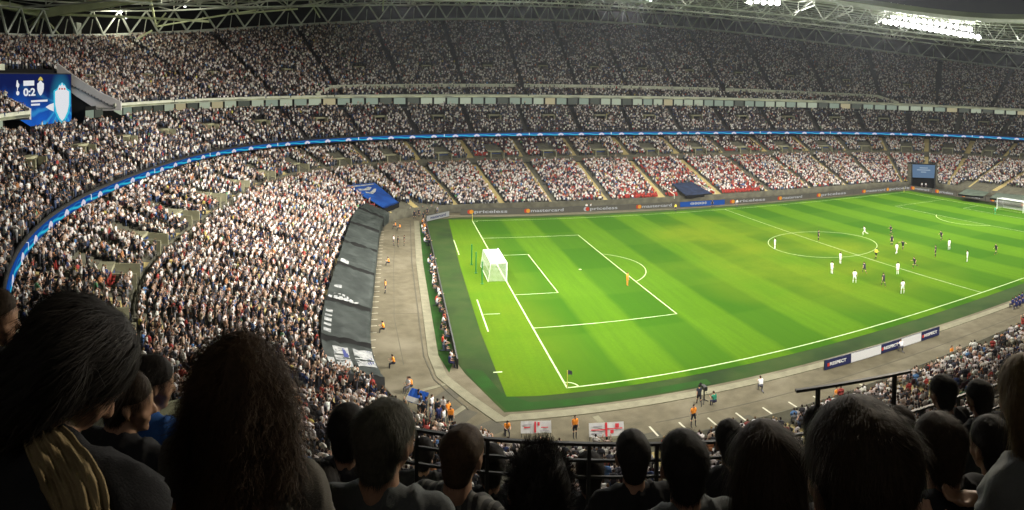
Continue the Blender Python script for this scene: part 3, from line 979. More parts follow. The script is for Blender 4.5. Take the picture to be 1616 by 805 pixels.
def grow(name, segs, voxel=.03, smooth=2, nu=10, nv=4):
    """join capsules (p0, p1, r0, r1, region[, squash]) and remesh to one surface; returns mesh + region per vertex"""
    V = []; F = []
    for sg in segs:
        v, f = capsule(*sg[:4], nu=nu, nv=nv, sq=sg[5] if len(sg) > 5 else (1, 1, 1)); n = len(V)
        V += [tuple(q) for q in v]; F += [tuple(i + n for i in q) for q in f]
    me = bpy.data.meshes.new(name); me.from_pydata(V, [], F)
    o = bpy.data.objects.new(name, me); COL.objects.link(o)
    r = o.modifiers.new('r', 'REMESH'); r.mode = 'VOXEL'; r.voxel_size = voxel; r.use_smooth_shade = True
    if smooth:
        q = o.modifiers.new('s', 'SMOOTH'); q.iterations = smooth; q.factor = .5
    dg = bpy.context.evaluated_depsgraph_get()
    out = bpy.data.meshes.new_from_object(o.evaluated_get(dg)); out.name = name
    bpy.data.objects.remove(o); bpy.data.meshes.remove(me)
    n = len(out.vertices); co = np.zeros(n * 3, np.float32); out.vertices.foreach_get('co', co); co = co.reshape(-1, 3)
    best = np.full(n, 1e9); reg = np.zeros(n, int)
    for sg in segs:
        p0 = np.array(sg[0], float); p1 = np.array(sg[1], float); d = p1 - p0; LL = max(d @ d, 1e-9)
        t = np.clip(((co - p0) @ d) / LL, 0, 1); dd = np.linalg.norm(co - (p0 + t[:, None] * d), axis=1) - (sg[2] + (sg[3] - sg[2]) * t)
        if sg[4] == 2: dd = dd - .012
        w = dd < best; best[w] = dd[w]; reg[w] = sg[4]
    out.polygons.foreach_set('use_smooth', np.ones(len(out.polygons), bool))
    return out, reg


# regions: 0 shirt, 1 skin, 2 hair, 3 shorts / trousers, 4 socks / shins, 5 shoes
def fig(pelvis=.93, lean=0.0, thigh=(0, 0), knee=(0, 0), arm=((.25, .05, -1), (.25, .05, -1)), fore=((.1, .25, -1), (.1, .25, -1)), bare=1, sleeve=0, shorts=True, spread=.02, yaw_head=0, hunch=0.0, scale=1.0):
    """segments of a person facing +Y; angles in radians, arms as direction vectors (out, forward, up)"""
    up = np.array([0, math.sin(lean), math.cos(lean)]); fw = np.array([0, math.cos(lean), -math.sin(lean)])
    P0 = np.array([0, 0, pelvis]); seg = []
    for k, sx in enumerate((-1, 1)):
        X = np.array([sx, 0, 0.])
        seg.append((P0 + X * .075, P0 + up * .18 + X * .07, .115, .11, 3 if True else 0))
        seg.append((P0 + up * .16 + X * .075, P0 + up * .40 + X * .105, .115, .115, 0))
        sh = P0 + up * .47 + X * .165
        seg.append((P0 + up * .44, sh, .08, .075, 0))
        hip = P0 + X * .095 + np.array([0, 0, -.03])
        th = thigh[k]; kn = hip + (np.array([0, math.sin(th), -math.cos(th)]) + X * spread) * .42
        an = kn + np.array([0, math.sin(th - knee[k]), -math.cos(th - knee[k])]) * .42
        mid = hip + (kn - hip) * .7
        seg.append((hip, mid, .095, .07, 3)); seg.append((mid, kn, .066, .056, 1 if shorts else 3))
        seg.append((kn, an, .056, .038, 4))
        fa = th - knee[k]
        seg.append((an, an + np.array([0, .15 * math.cos(fa), .15 * math.sin(fa) - .02]), .042, .032, 5))
        a = np.array([arm[k][0] * sx, 0, 0]) + fw * arm[k][1] + up * arm[k][2]; a /= np.linalg.norm(a)
        el = sh + a * .27; midu = sh + a * .16
        b = np.array([fore[k][0] * sx, 0, 0]) + fw * fore[k][1] + up * fore[k][2]; b /= np.linalg.norm(b)
        wr = el + b * .24
        seg.append((sh, midu, .062, .052, 0)); seg.append((midu, el, .046, .04, sleeve if sleeve != 0 else (0 if not bare else 1)))
        seg.append((el, wr, .04, .028, 0 if not bare else 1)); seg.append((wr, wr + b * .10, .034, .026, 1))
    nk = P0 + up * .52; hd = P0 + up * .665 + fw * (.03 + hunch)
    seg.append((nk, hd, .055, .055, 1))
    seg.append((hd + fw * .015 - up * .03, hd + up * .03 + fw * .01, .078, .092, 1))
    seg.append((hd + fw * .10 - up * .01, hd + fw * .10 - up * .015, .018, .018, 1))
    seg.append((hd - fw * .03 + up * .035, hd - fw * .01 + up * .055, .092, .09, 2))
    return seg


def paint(me, reg, cols):
    c = np.array([(*cols[r], 1) for r in range(6)], np.float32)[reg]
    a = me.color_attributes.new('Col', 'FLOAT_COLOR', 'POINT'); a.data.foreach_set('color', c.ravel())
    me.materials.clear(); me.materials.append(M['people'])
    return me


SK = [(.52, .30, .19), (.58, .36, .25), (.38, .21, .13), (.16, .08, .05)]
HR = [(.025, .016, .012), (.05, .03, .018), (.12, .075, .04), (.018, .016, .016), (.28, .19, .09)]
POSE = {
    'stand': dict(),
    'stand_wide': dict(spread=.22, pelvis=.905, arm=((.5, .0, -1), (.5, 0, -1))),
    'walk': dict(thigh=(.42, -.30), knee=(.12, .35), arm=((.2, -.4, -1), (.2, .4, -1)), fore=((.1, .0, -1), (0, .8, -.8)), pelvis=.89, lean=.06),
    'run': dict(thigh=(.85, -.45), knee=(1.0, .9), arm=((.2, -.7, -.8), (.2, .6, -.8)), fore=((0, .5, -.8), (0, .9, .3)), pelvis=.86, lean=.22),
    'jog': dict(thigh=(.45, -.35), knee=(.5, .6), arm=((.2, -.5, -.8), (.2, .5, -.8)), fore=((0, .6, -.6), (0, .9, .1)), pelvis=.90, lean=.12),
    'lunge': dict(thigh=(1.0, -.6), knee=(.7, .25), arm=((1, .1, -.2), (1, -.1, -.2)), fore=((1, .3, -.1), (1, .1, -.1)), pelvis=.76, lean=.35),
    'sit': dict(pelvis=.50, thigh=(1.45, 1.45), knee=(1.4, 1.4), lean=.02, arm=((.15, .35, -1), (.15, .35, -1)), fore=((-.1, 1, -.1), (-.1, 1, -.1)), shorts=False),
    'sit_low': dict(pelvis=.46, thigh=(1.5, 1.4), knee=(1.5, 1.35), lean=.25, arm=((.15, .6, -.7), (.15, .6, -.7)), fore=((-.2, .9, .5), (-.2, .9, .5)), shorts=False),
    'sit_clap': dict(pelvis=.50, thigh=(1.45, 1.45), knee=(1.4, 1.4), lean=.05, arm=((.2, .8, -.4), (.2, .8, -.4)), fore=((-.5, .6, .5), (-.5, .6, .5)), shorts=False),
    'fan': dict(arm=((.2, .1, -1), (.2, .1, -1)), fore=((-.2, .5, -.8), (-.2, .5, -.8)), shorts=False),
    'fan_clap': dict(arm=((.2, .7, -.5), (.2, .7, -.5)), fore=((-.5, .5, .6), (-.5, .5, .6)), shorts=False),
    'fan_up': dict(arm=((.5, .2, 1), (.5, .2, 1)), fore=((-.1, .1, 1), (-.1, .1, 1)), shorts=False),
    'fan_one_up': dict(arm=((.3, .1, -1), (.4, .3, 1)), fore=((0, .4, -1), (-.1, .3, 1)), shorts=False),
    'kneel': dict(pelvis=.52, thigh=(1.5, .25), knee=(1.55, 1.75), lean=.35, arm=((.2, .9, -.4), (.2, .9, -.3)), fore=((-.3, .9, .4), (-.3, .9, .4)), shorts=False),
}
_pose = {}


def figure_mesh(pose, cols, voxel=.035, **kw):
    key = (pose, voxel, tuple(sorted(kw.items())))
    if key not in _pose:
        d = dict(POSE[pose]); d.update(kw); _pose[key] = grow('figure', fig(**d), voxel, 1, 8, 3)
    me, reg = _pose[key]
    return paint(me.copy(), reg, cols)


_kit = {}


def person(x, y, z, face, pose, kit, label, group=None, scale=1.0, name='person'):
    """KIT: (shirt, skin, hair, shorts, socks, shoes)"""
    key = (pose, kit)
    if key not in _kit: _kit[key] = figure_mesh(pose, kit)
    o = bpy.data.objects.new(name, _kit[key]); link(o)
    o.location = (x, y, z); o.rotation_euler = (0, 0, math.atan2(face[1], face[0]) - math.pi / 2)
    o.scale = (scale,) * 3
    tag(o, label, 'person', group)
    return o


# ------------------------------------------------------------------ the crowd
def tpl(parts):
    """parts: list of (V, F, region) -> arrays"""
    V = []; F = []; R = []
    for v, f, r in parts:
        n = len(V)
        V += [tuple(q) for q in v]; F += [tuple(i + n for i in q) for q in f]
        R += list(r) if isinstance(r, (list, tuple, np.ndarray)) else [r] * len(v)
    T4 = np.array([q if len(q) == 4 else (*q, q[2]) for q in F])
    tris = []
    for q in F:
        tris.append(q[:3])
        if len(q) == 4: tris.append((q[0], q[2], q[3]))
    return np.array(V, float), np.array(tris, np.int32), np.array(R)


def frus(p0, p1, a0, b0, a1, b1):
    """box frustum between p0 and p1 with half sizes (across X, across the other)"""
    p0 = np.array(p0, float); p1 = np.array(p1, float); d = p1 - p0; d /= np.linalg.norm(d); X = np.array([1., 0, 0])
    Y = np.cross(d, X); Y /= np.linalg.norm(Y)
    V = [p + X * a * i + Y * b * j for p, a, b in ((p0, a0, b0), (p1, a1, b1)) for i, j in ((-1, -1), (1, -1), (1, 1), (-1, 1))]
    F = [(0, 1, 2, 3), (7, 6, 5, 4), (0, 4, 5, 1), (1, 5, 6, 2), (2, 6, 7, 3), (3, 7, 4, 0)]
    return V, F


def ball(c, r, nu, nv, squash=1.2):
    V = [(c[0], c[1], c[2] - r * squash)]; F = []
    for k in range(1, nv):
        th = math.pi * k / nv
        for q in range(nu):
            a = 2 * math.pi * q / nu
            V.append((c[0] + r * math.sin(th) * math.cos(a), c[1] + r * math.sin(th) * math.sin(a), c[2] - r * squash * math.cos(th)))
    V.append((c[0], c[1], c[2] + r * squash))
    for q in range(nu): F.append((0, 1 + (q + 1) % nu, 1 + q))
    for k in range(nv - 2):
        for q in range(nu):
            a = 1 + k * nu + q; b = 1 + k * nu + (q + 1) % nu; F.append((a, b, b + nu, a + nu))
    e = len(V) - 1
    for q in range(nu): F.append((e, 1 + (nv - 2) * nu + q, 1 + (nv - 2) * nu + (q + 1) % nu))
    reg = [2 if (v[2] > c[2] + r * .35 or v[1] < c[1] - r * .25) else 1 for v in V]
    return V, F, reg


def crowd_tpl(kind, fine):
    z0 = .48 if kind == 'sit' else .92
    if kind == 'sit': legs = [(*frus((0, -.02, .52), (0, .42, .54), .17, .085, .15, .07), 3), (*frus((0, .42, .56), (0, .40, .06), .14, .06, .11, .05), 3)]
    else: legs = [(*frus((0, 0, .95), (0, .02, .05), .16, .10, .12, .07), 3)]
    th = z0 + .52
    parts = legs
    if fine:
        parts += [(*frus((0, 0, z0), (0, .0, z0 + .30), .15, .10, .17, .12), 0), (*frus((0, 0, z0 + .30), (0, .01, th), .17, .12, .19, .085), 0),
                  (*frus((0, .01, th), (0, .01, th + .06), .19, .085, .06, .05), 0)]
        parts.append(ball((0, .03, th + .19), .086, 7, 5))
        arms = {'sit': ((-.2, 0, .97 - .48), (-.22, .12, .25), (-.08, .34, .2)), 'stand': ((-.2, 0, .49), (-.24, .04, .22), (-.20, .2, .05)),
                'clap': ((-.2, 0, .49), (-.24, .2, .32), (-.05, .34, .50)), 'up': ((-.2, 0, .49), (-.30, .05, .74), (-.24, .08, 1.0))}[kind]
        for sx in (-1, 1):
            a, b, c = [np.array((p[0] * -sx, p[1], p[2] + z0)) for p in arms]
            parts.append((*frus(a, b, .05, .05, .042, .042), 0)); parts.append((*frus(b, c, .036, .036, .03, .03), 1))
    else:
        parts += [(*frus((0, 0, z0), (0, .01, th + .02), .16, .11, .20, .09), 0)]
        c = np.array((0, .03, th + .19)); r = .10
        V = [c + np.array(q) * r for q in ((1, 0, 0), (0, 1, 0), (-1, 0, 0), (0, -1, 0), (0, 0, 1.2), (0, 0, -1.3))]
        parts.append((V, [(0, 1, 4), (1, 2, 4), (2, 3, 4), (3, 0, 4), (1, 0, 5), (2, 1, 5), (3, 2, 5), (0, 3, 5)], [1, 1, 1, 2, 2, 1]))
        if kind in ('clap', 'up'):
            zz = .5 if kind == 'clap' else .95
            parts.append((*frus((-.15, .05, z0 + .4), (-.13, .2, z0 + zz), .04, .04, .04, .04), 1)); parts.append((*frus((.15, .05, z0 + .4), (.13, .2, z0 + zz), .04, .04, .04, .04), 1))
    return tpl(parts)


TPL = {(k, f): crowd_tpl(k, f) for k in ('sit', 'stand', 'clap', 'up') for f in (0, 1)}


def seat_positions(rws, dens, tier, aisle, skip=None):
    out = []
    for q, (s0, s1, z) in enumerate(rws):
        R = P(s0 * .45 + s1 * .55, z); R2 = np.vstack([R, R[:1]])
        a = np.concatenate([[0], np.cumsum(np.linalg.norm(np.diff(R2[:, :2], axis=0), axis=1))])
        n = int(a[-1] / .47); u = (np.arange(n) + .5) * a[-1] / n
        X = np.interp(u, a, R2[:, 0]); Y = np.interp(u, a, R2[:, 1]); Z = np.interp(u, a, R2[:, 2])
        t = np.interp(u, a, np.append(T, TOT)); dx = np.interp(u, a, np.append(dx_, dx_[0])); dy = np.interp(u, a, np.append(dy_, dy_[0]))
        k = aisle(t, q)
        D = np.stack([X, Y, Z, dx, dy, t, np.full(n, q), np.full(n, tier), np.arange(n)], 1)[k]
        out.append(D)
    return np.concatenate(out)


def keep_low(t, q): return (aisle_dist(t, OFF) > 1.05)
def vomk(t, off, step, w): return np.abs((t + off) % step - step / 2) > w
def keep_mid(t, q): return (aisle_dist(t, OFF) > 1.0) & (vomk(t, OFF, AIS, 2.1) | (q > 7))
def keep_club(t, q): return (aisle_dist(t, OFF + 3, CA) > .75) & (vomk(t, OFF + 3, CA, 2.0) | (q < 6) | (q > 9))
def keep_up(t, q): return (aisle_dist(t, OFF + 5, UA) > .52) & (vomk(t, OFF + 5, UA, 1.6) | (q < 15) | (q > 17)) & (q != 4 if True else True)


walk = seat_positions([(sm_ - .95, sm_ - .15, zm_ - .8)], 1, 4, lambda t, q: t > -1)
walk = walk[(walk[:, 0] < -20) & (walk[:, 1] < 62) & (rng.random(len(walk)) < np.where(walk[:, 1] < 20, .95, .35))]; walk[:, 6] = 30; walk[:, 7] = 0
seats = np.concatenate([walk, seat_positions(low_rows, 1, 0, keep_low), seat_positions(mid_rows, 1, 1, keep_mid), seat_positions(club_rows, 1, 2, keep_club), seat_positions(up_rows[:-1], 1, 3, keep_up)])
X, Y, Z, DX, DY, TT, RW, TI, IX = seats.T
uv, hh = project(np.stack([X, Y, Z + .8], 1))
ok = (uv[:, 0] > -70) & (uv[:, 0] < 1690) & (uv[:, 1] > -30) & (uv[:, 1] < 870) & (hh > 18)
ok &= ~((TI == 3) & (hh < 60) & (Y < -10))
ok &= ~((TI == 3) & (X < -50) & (Y > 13.5) & (Y < 42) & (Z < 27.9))
ok &= ~((TI == 2) & (Y < -20) & (hh < 40)) & ~((TI == 1) & (Y < -20) & (hh < 40))
# covered seats: dark covers along both ends, blue cover in the corner, the tunnel
ok &= ~((TI == 0) & (X < -12) & (Y < 67) & (Y > -1.5) & (RW < 5.5))
ok &= ~((TI == 0) & (X > 112) & (Y < 62) & (RW < 6))
pq = lambda x0, y0, x1, y1, x2, y2, x3, y3: (x0, y0, x1, y1, x2, y2, x3, y3)


def in_quad(p, Q):
    Q = np.array(Q, float).reshape(4, 2); r = np.ones(len(p), bool); s = None
    cr = []
    for i in range(4):
        a = Q[i]; b = Q[(i + 1) % 4]; cr.append((b[0] - a[0]) * (p[:, 1] - a[1]) - (b[1] - a[1]) * (p[:, 0] - a[0]))
    cr = np.array(cr)
    return (cr > 0).all(0) | (cr < 0).all(0)


BLUEQ = (543, 291, 592, 286, 632, 322, 606, 332)
TUNQ = (1055, 290, 1088, 284, 1126, 309, 1078, 313)
ok &= ~((TI == 0) & in_quad(uv, BLUEQ)) & ~((TI == 0) & in_quad(uv, (600, 312, 700, 318, 725, 336, 600, 340))) & ~((TI == 0) & in_quad(uv, TUNQ))
ok &= ~((TI <= 1) & in_quad(uv, (1432, 255, 1480, 255, 1483, 300, 1430, 300)))
seats = seats[ok]; uv = uv[ok]; hh = hh[ok]
X, Y, Z, DX, DY, TT, RW, TI, IX = seats.T
n = len(seats); rnd = rng.random(n)
occ = np.full(n, .93)
far = (Y > 68) & (TI == 0)
occ[(TI == 0) & (X < 0)] = .975
occ[(TI == 1)] = .93
occ[far & (X > 20)] = .90
occ[(TI == 1) & (((uv[:, 0] > 750) & (uv[:, 0] < 900)) | ((uv[:, 0] > 1130) & (uv[:, 0] < 1260))) & (Y > 60)] = .55
occ[far & (uv[:, 0] > 975) & (uv[:, 0] < 1200) & (RW < 2)] = .06
occ[far & (uv[:, 0] > 975) & (uv[:, 0] < 1200) & (RW >= 2)] = .80
occ[(TI == 3)] = .88; occ[(TI == 2)] = .86
redz = (TI == 0) & in_quad(uv, (568, 316, 585, 306, 612, 332, 596, 340)); occ[redz] = .15
redz2 = (TI <= 1) & (in_quad(uv, (165, 440, 198, 412, 204, 420, 172, 447)) | in_quad(uv, (85, 418, 107, 402, 110, 412, 90, 426))); occ[redz2] = .02
# patchy seating
pn = np.array([noise.noise(Vector((x * .09, y * .09, z * .2))) for x, y, z in zip(X[::1], Y[::1], Z[::1])])
occ = np.clip(occ + np.where(TI >= 2, .30, .12) * pn, 0, 1)
there = rnd < occ
jt = rng.normal(0, .10, n).clip(-.22, .22); jr = rng.normal(0, .07, n).clip(-.15, .2)
X = X - DY * jt - DX * jr; Y = Y + DX * jt - DY * jr
# empty red seats, one object: thousands of folding seats
es = np.where(~there)[0]
V0, F0 = [], []
for (a, b) in (frus((0, -.14, .45), (0, -.22, .88), .21, .02, .21, .02), frus((0, -.12, .44), (0, .22, .47), .21, .02, .21, .02)):
    k = len(V0); V0 += a; F0 += [tuple(i + k for i in f) for f in b]
V0 = np.array(V0); F0 = np.array(F0)


def place(V0, F0, idx, scl=None, yaw=None):
    c = -DX[idx]; s = -DY[idx]      # facing the pitch
    if yaw is not None: c, s = c * np.cos(yaw) - s * np.sin(yaw), c * np.sin(yaw) + s * np.cos(yaw)
    sc = np.ones(len(idx)) if scl is None else scl
    x, y, z = V0[:, 0], V0[:, 1], V0[:, 2]
    # local +Y -> (c, s); local +X -> (s, -c)
    W = np.stack([X[idx, None] + sc[:, None] * (x * s[:, None] + y * c[:, None]), Y[idx, None] + sc[:, None] * (-x * c[:, None] + y * s[:, None]), Z[idx, None] + sc[:, None] * z], 2)
    Fs = F0[None] + (np.arange(len(idx)) * len(V0))[:, None, None]
    return W.reshape(-1, 3), Fs.reshape(-1, F0.shape[1])


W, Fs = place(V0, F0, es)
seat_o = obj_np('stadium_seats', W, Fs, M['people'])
sc_ = np.where((((TI[es] == 0) & (far[es] | redz[es])) | redz2[es] | ((TI[es] == 1) & (Y[es] > 60) & (RW[es] < 3) & (uv[es, 0] > 700) & (uv[es, 0] < 1300)))[:, None], [(.30, .04, .03)], [(.035, .012, .014)])  # outside the red zones, shade on folded seats put into a dark colour
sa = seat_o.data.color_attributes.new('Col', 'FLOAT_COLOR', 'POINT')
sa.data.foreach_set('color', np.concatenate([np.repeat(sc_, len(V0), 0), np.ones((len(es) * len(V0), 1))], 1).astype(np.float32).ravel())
tag(seat_o, 'empty red folding seats left between the spectators', 'seats', kind='stuff')

ids = np.where(there)[0]
nI = len(ids)
# clothes
PAL = np.array([(.72, .68, .63), (.60, .55, .50), (.80, .77, .73), (.035, .035, .04), (.07, .07, .085), (.14, .14, .15), (.03, .045, .12), (.36, .06, .05), (.10, .20, .40), (.50, .36, .27), (.50, .22, .10), (.10, .25, .12), (.50, .42, .12), (.26, .22, .20)])
PWl = np.array([.23, .11, .11, .18, .08, .04, .03, .045, .018, .10, .012, .004, .008, .045])
PWu = np.array([.17, .12, .09, .26, .14, .08, .05, .012, .008, .02, .003, .002, .003, .04])
PWl /= PWl.sum(); PWu /= PWu.sum()
shirt = PAL[np.where(TI[ids] >= 2, rng.choice(len(PAL), nI, p=PWu), rng.choice(len(PAL), nI, p=PWl))]
redsec = far[ids] & (uv[ids, 0] > 975) & (uv[ids, 0] < 1210) & (rng.random(nI) < .08)
shirt[redsec] = (.36, .07, .06)
shirt = shirt * rng.uniform(.8, 1.08, (nI, 1)) * (1 + rng.normal(0, .03, (nI, 3)))
skin = np.array(SK)[rng.choice(4, nI, p=[.4, .38, .14, .08])] * rng.uniform(.85, 1.15, (nI, 1))
hair = np.array(HR)[rng.choice(5, nI, p=[.34, .26, .16, .14, .10])]
trous = np.array([(.03, .03, .035), (.05, .07, .13), (.10, .09, .07), (.02, .02, .02), (.16, .16, .16)])[rng.choice(5, nI)]
stand_p = np.where((X[ids] < -8) & (TI[ids] == 0), .75, np.where(X[ids] < -8, .4, .12))
u1 = rng.random(nI); u2 = rng.random(nI)
kind = np.where(u1 < stand_p, np.where(u2 < .62, 1, np.where(u2 < .9, 2, 3)), 0)
scl = rng.uniform(.80, 1.02, nI); yaw = rng.normal(0, .45, nI)
hI = hh[ids]
size = 1034 / hI
# people hidden behind the heads of the front rows are not worth an object of their own
sil = np.array([(0, 470), (20, 455), (100, 452), (205, 520), (270, 540), (300, 525), (380, 515), (480, 560), (495, 640), (560, 628), (650, 640), (700, 672), (790, 690), (990, 680), (1080, 672), (1150, 660), (1265, 640), (1350, 620), (1440, 650), (1520, 612), (1560, 600), (1616, 560)], float)
vis_front = uv[ids, 1] < np.interp(uv[ids, 0], sil[:, 0], sil[:, 1]) - 4
inframe = (uv[ids, 0] > 0) & (uv[ids, 0] < 1616) & (uv[ids, 1] > 0) & (uv[ids, 1] < 800)
N_SINGLE = 150
score = np.where(vis_front & inframe & (TI[ids] <= 1), size, 0)
single = np.argsort(-score)[:N_SINGLE]
issingle = np.zeros(nI, bool); issingle[single] = True

allV, allF, allC = [], [], []; off = 0
kinds = ('sit', 'stand', 'clap', 'up')
for k in range(4):
    for fine in (0, 1):
        selk = np.where((kind == k) & (~issingle) & ((hI < 95) == bool(fine)))[0]
        if not len(selk): continue
        V0, F0, R0 = TPL[(kinds[k], fine)]
        W, Fs = place(V0, F0, ids[selk], scl[selk], yaw[selk])
        cm = np.stack([shirt[selk], skin[selk], hair[selk], trous[selk]], 1)      # (n, 4, 3)
        C_ = cm[:, R0, :].reshape(-1, 3)
        allV.append(W); allF.append(Fs + off); allC.append(C_); off += len(W)
W = np.concatenate(allV); Fs = np.concatenate(allF); C_ = np.concatenate(allC)
crowd = obj_np('crowd', W, Fs, M['people'])
a = crowd.data.color_attributes.new('Col', 'FLOAT_COLOR', 'POINT')
a.data.foreach_set('color', np.concatenate([C_, np.ones((len(C_), 1))], 1).astype(np.float32).ravel())
tag(crowd, 'tens of thousands of spectators filling every tier, most in white shirts', 'crowd', kind='stuff')
print('CROWD', nI, 'faces', len(Fs), 'empty', len(es))

# the nearest spectators, each an object of their own
CN = {0: 'white', 1: 'light grey', 2: 'bright white', 3: 'black', 4: 'dark grey', 5: 'grey', 6: 'navy', 7: 'red', 8: 'blue', 9: 'tan', 10: 'orange', 11: 'green', 12: 'yellow', 13: 'brown'}
PTXT = {0: 'seated', 1: 'standing', 2: 'standing and clapping', 3: 'standing with both arms raised'}
PPOSE = {0: 'sit', 1: 'fan', 2: 'fan_clap', 3: 'fan_up'}
ORD = ['first', 'second', 'third', 'fourth', 'fifth', 'sixth', 'seventh', 'eighth', 'ninth', 'tenth', 'eleventh', 'twelfth', 'thirteenth', 'fourteenth', 'fifteenth', 'sixteenth', 'seventeenth', 'eighteenth', 'nineteenth', 'twentieth']


def ordn(k):
    k = int(k)
    if k < 20: return ORD[k]
    n1 = k + 1; tn, un = divmod(n1, 10)
    names = ['', '', 'twent', 'thirt', 'fort', 'fift', 'sixt', 'sevent', 'eight', 'ninet']
    if n1 > 99: return 'hundredth'
    return names[tn] + ('ieth' if un == 0 else 'y-' + ORD[un - 1])


count = {}
for j in sorted(single.tolist(), key=lambda j: (TI[ids[j]], RW[ids[j]], uv[ids[j], 0])):
    i = ids[j]
    ci = int(np.argmin(((PAL - shirt[j]) ** 2).sum(1)))
    leftend = X[i] < -8
    key = (bool(leftend), int(TI[i]), int(RW[i]))
    count[key] = count.get(key, 0) + 1
    where = ('end stand' if leftend else 'near stand') if TI[i] == 0 else 'upper near stand'
    pz = {0: 'seated', 1: 'standing', 2: 'clapping', 3: 'arms up'}[int(kind[j])]
    lab = 'spectator in %s top, %s, %s row of %s, %s from left' % (CN[ci], pz, ordn(RW[i]), where, ordn(count[key] - 1))
    kit = (tuple(np.round(PAL[ci], 3)), SK[j % 3], HR[j % 4], (.03, .035, .05), (.03, .035, .05), (.05, .05, .05))
    person(X[i], Y[i], Z[i], (-DX[i], -DY[i]), PPOSE[int(kind[j])], kit, lab, 'spectators nearest the camera in the lower stands', float(scl[j]))

# ------------------------------------------------------------------ goals
def net_material():
    mt = principled('goal_net', (.85, .85, .83), .8)
    b = mt.node_tree.nodes['Principled BSDF']
    tc = N(mt, 'ShaderNodeNewGeometry'); sp = N(mt, 'ShaderNodeSeparateXYZ'); L(mt, tc.outputs['Position'], sp.inputs[0])
    outs = []
    for k in range(3):
        f = MA(mt, 'ABSOLUTE', MA(mt, 'SUBTRACT', MA(mt, 'FRACT', MA(mt, 'DIVIDE', sp.outputs[k], .16)), .5))
        outs.append(MA(mt, 'GREATER_THAN', f, .36))
    g = MA(mt, 'MAXIMUM', MA(mt, 'MAXIMUM', outs[0], outs[1]), outs[2])
    L(mt, MA(mt, 'MULTIPLY', g, .40), b.inputs['Alpha'])
    return mt


M['net'] = net_material()


def goal(x, sgn, label):
    root = empty('goal', (x, 34, 0)); tag(root, label, 'goal', 'football goals')
    f = MB(); f.tube([(0, -3.66, 0.02), (0, -3.66, 2.44)], .08).build('post', M['white_paint'], root)
    MB().tube([(0, 3.66, 0.02), (0, 3.66, 2.44)], .08).build('post', M['white_paint'], root)
    MB().tube([(0, -3.72, 2.44), (0, 3.72, 2.44)], .08).build('crossbar', M['white_paint'], root)
    d = -sgn * 2.4; dt = -sgn * 2.1
    n = MB()
    n.poly([(0, -3.66, 2.42), (0, 3.66, 2.42), (dt, 3.66, 2.40), (dt, -3.66, 2.40)])
    n.poly([(dt, -3.66, 2.40), (dt, 3.66, 2.40), (d, 3.66, .05), (d, -3.66, .05)])
    for y in (-3.66, 3.66): n.poly([(0, y, 2.42), (dt, y, 2.40), (d, y, .05), (0, y, .05)])
    n.build('net', M['net'], root)
    g = MB(); g.tube([(d, -3.7, .05), (d, 3.7, .05)], .03); g.build('base_rail', M['white_paint'], root)
    for y in (-3.66, 3.66): MB().tube([(dt, y, 2.4), (d, y, .05)], .02).build('net_rope', M['white_paint'], root)
    return root


goal(0, 1, 'white goal with box net at the near left end of the pitch')
goal(105, -1, 'white goal at the far right end of the pitch, cut by the edge')
for (x, y, lab) in ((-3.6, 38.6, 'farthest of the three green net poles behind the left goal'), (-3.5, 34.4, 'middle one of the three green net poles behind the left goal'), (-3.3, 29.6, 'nearest of the three green net poles behind the left goal')):
    r = empty('net_pole', (x, y, 0)); tag(r, lab, 'pole', 'green net poles behind the left goal')
    MB().tube([(0, 0, .06), (0, 0, 2.9)], .085).build('pole', M['green_post'], r)
    MB().tube([(0, 0, .02), (0, 0, .1)], .2, 12).build('base', M['green_post'], r)
for (x, y, lab) in ((0, 0, 'corner flag with dark yellow flag at the near left corner of the pitch'), (0, 68, 'corner flag at the far left corner in front of the boards'), (105, 68, 'corner flag at the far right corner below the corner screen')):
    r = empty('corner_flag', (x, y, .03)); tag(r, lab, 'corner flag', 'corner flags')
    MB().tube([(0, 0, 0), (0, 0, 1.5)], .035).build('pole', principled('flag_pole', (.7, .62, .1), .5), r)
    v = [(0, .02, 1.5), (.22, .06, 1.46), (.42, .0, 1.38), (.42, 0, 1.06), (.22, .07, 1.1), (0, .02, 1.14)]
    MB().add(v + [(a, b + .015, c) for a, b, c in v], [(0, 1, 4, 5), (1, 2, 3, 4), (6, 11, 10, 7), (7, 10, 9, 8)]).build('flag', principled('flag_cloth', (.06, .06, .08), .8), r)

# ------------------------------------------------------------------ pitch side LED boards
def board_run(a, b, z0, z1, items, thick=.12, group='LED boards along the far touchline', side='far touchline', mat=None):
    """one board from a to b (xy), face toward the left-hand normal"""
    pass


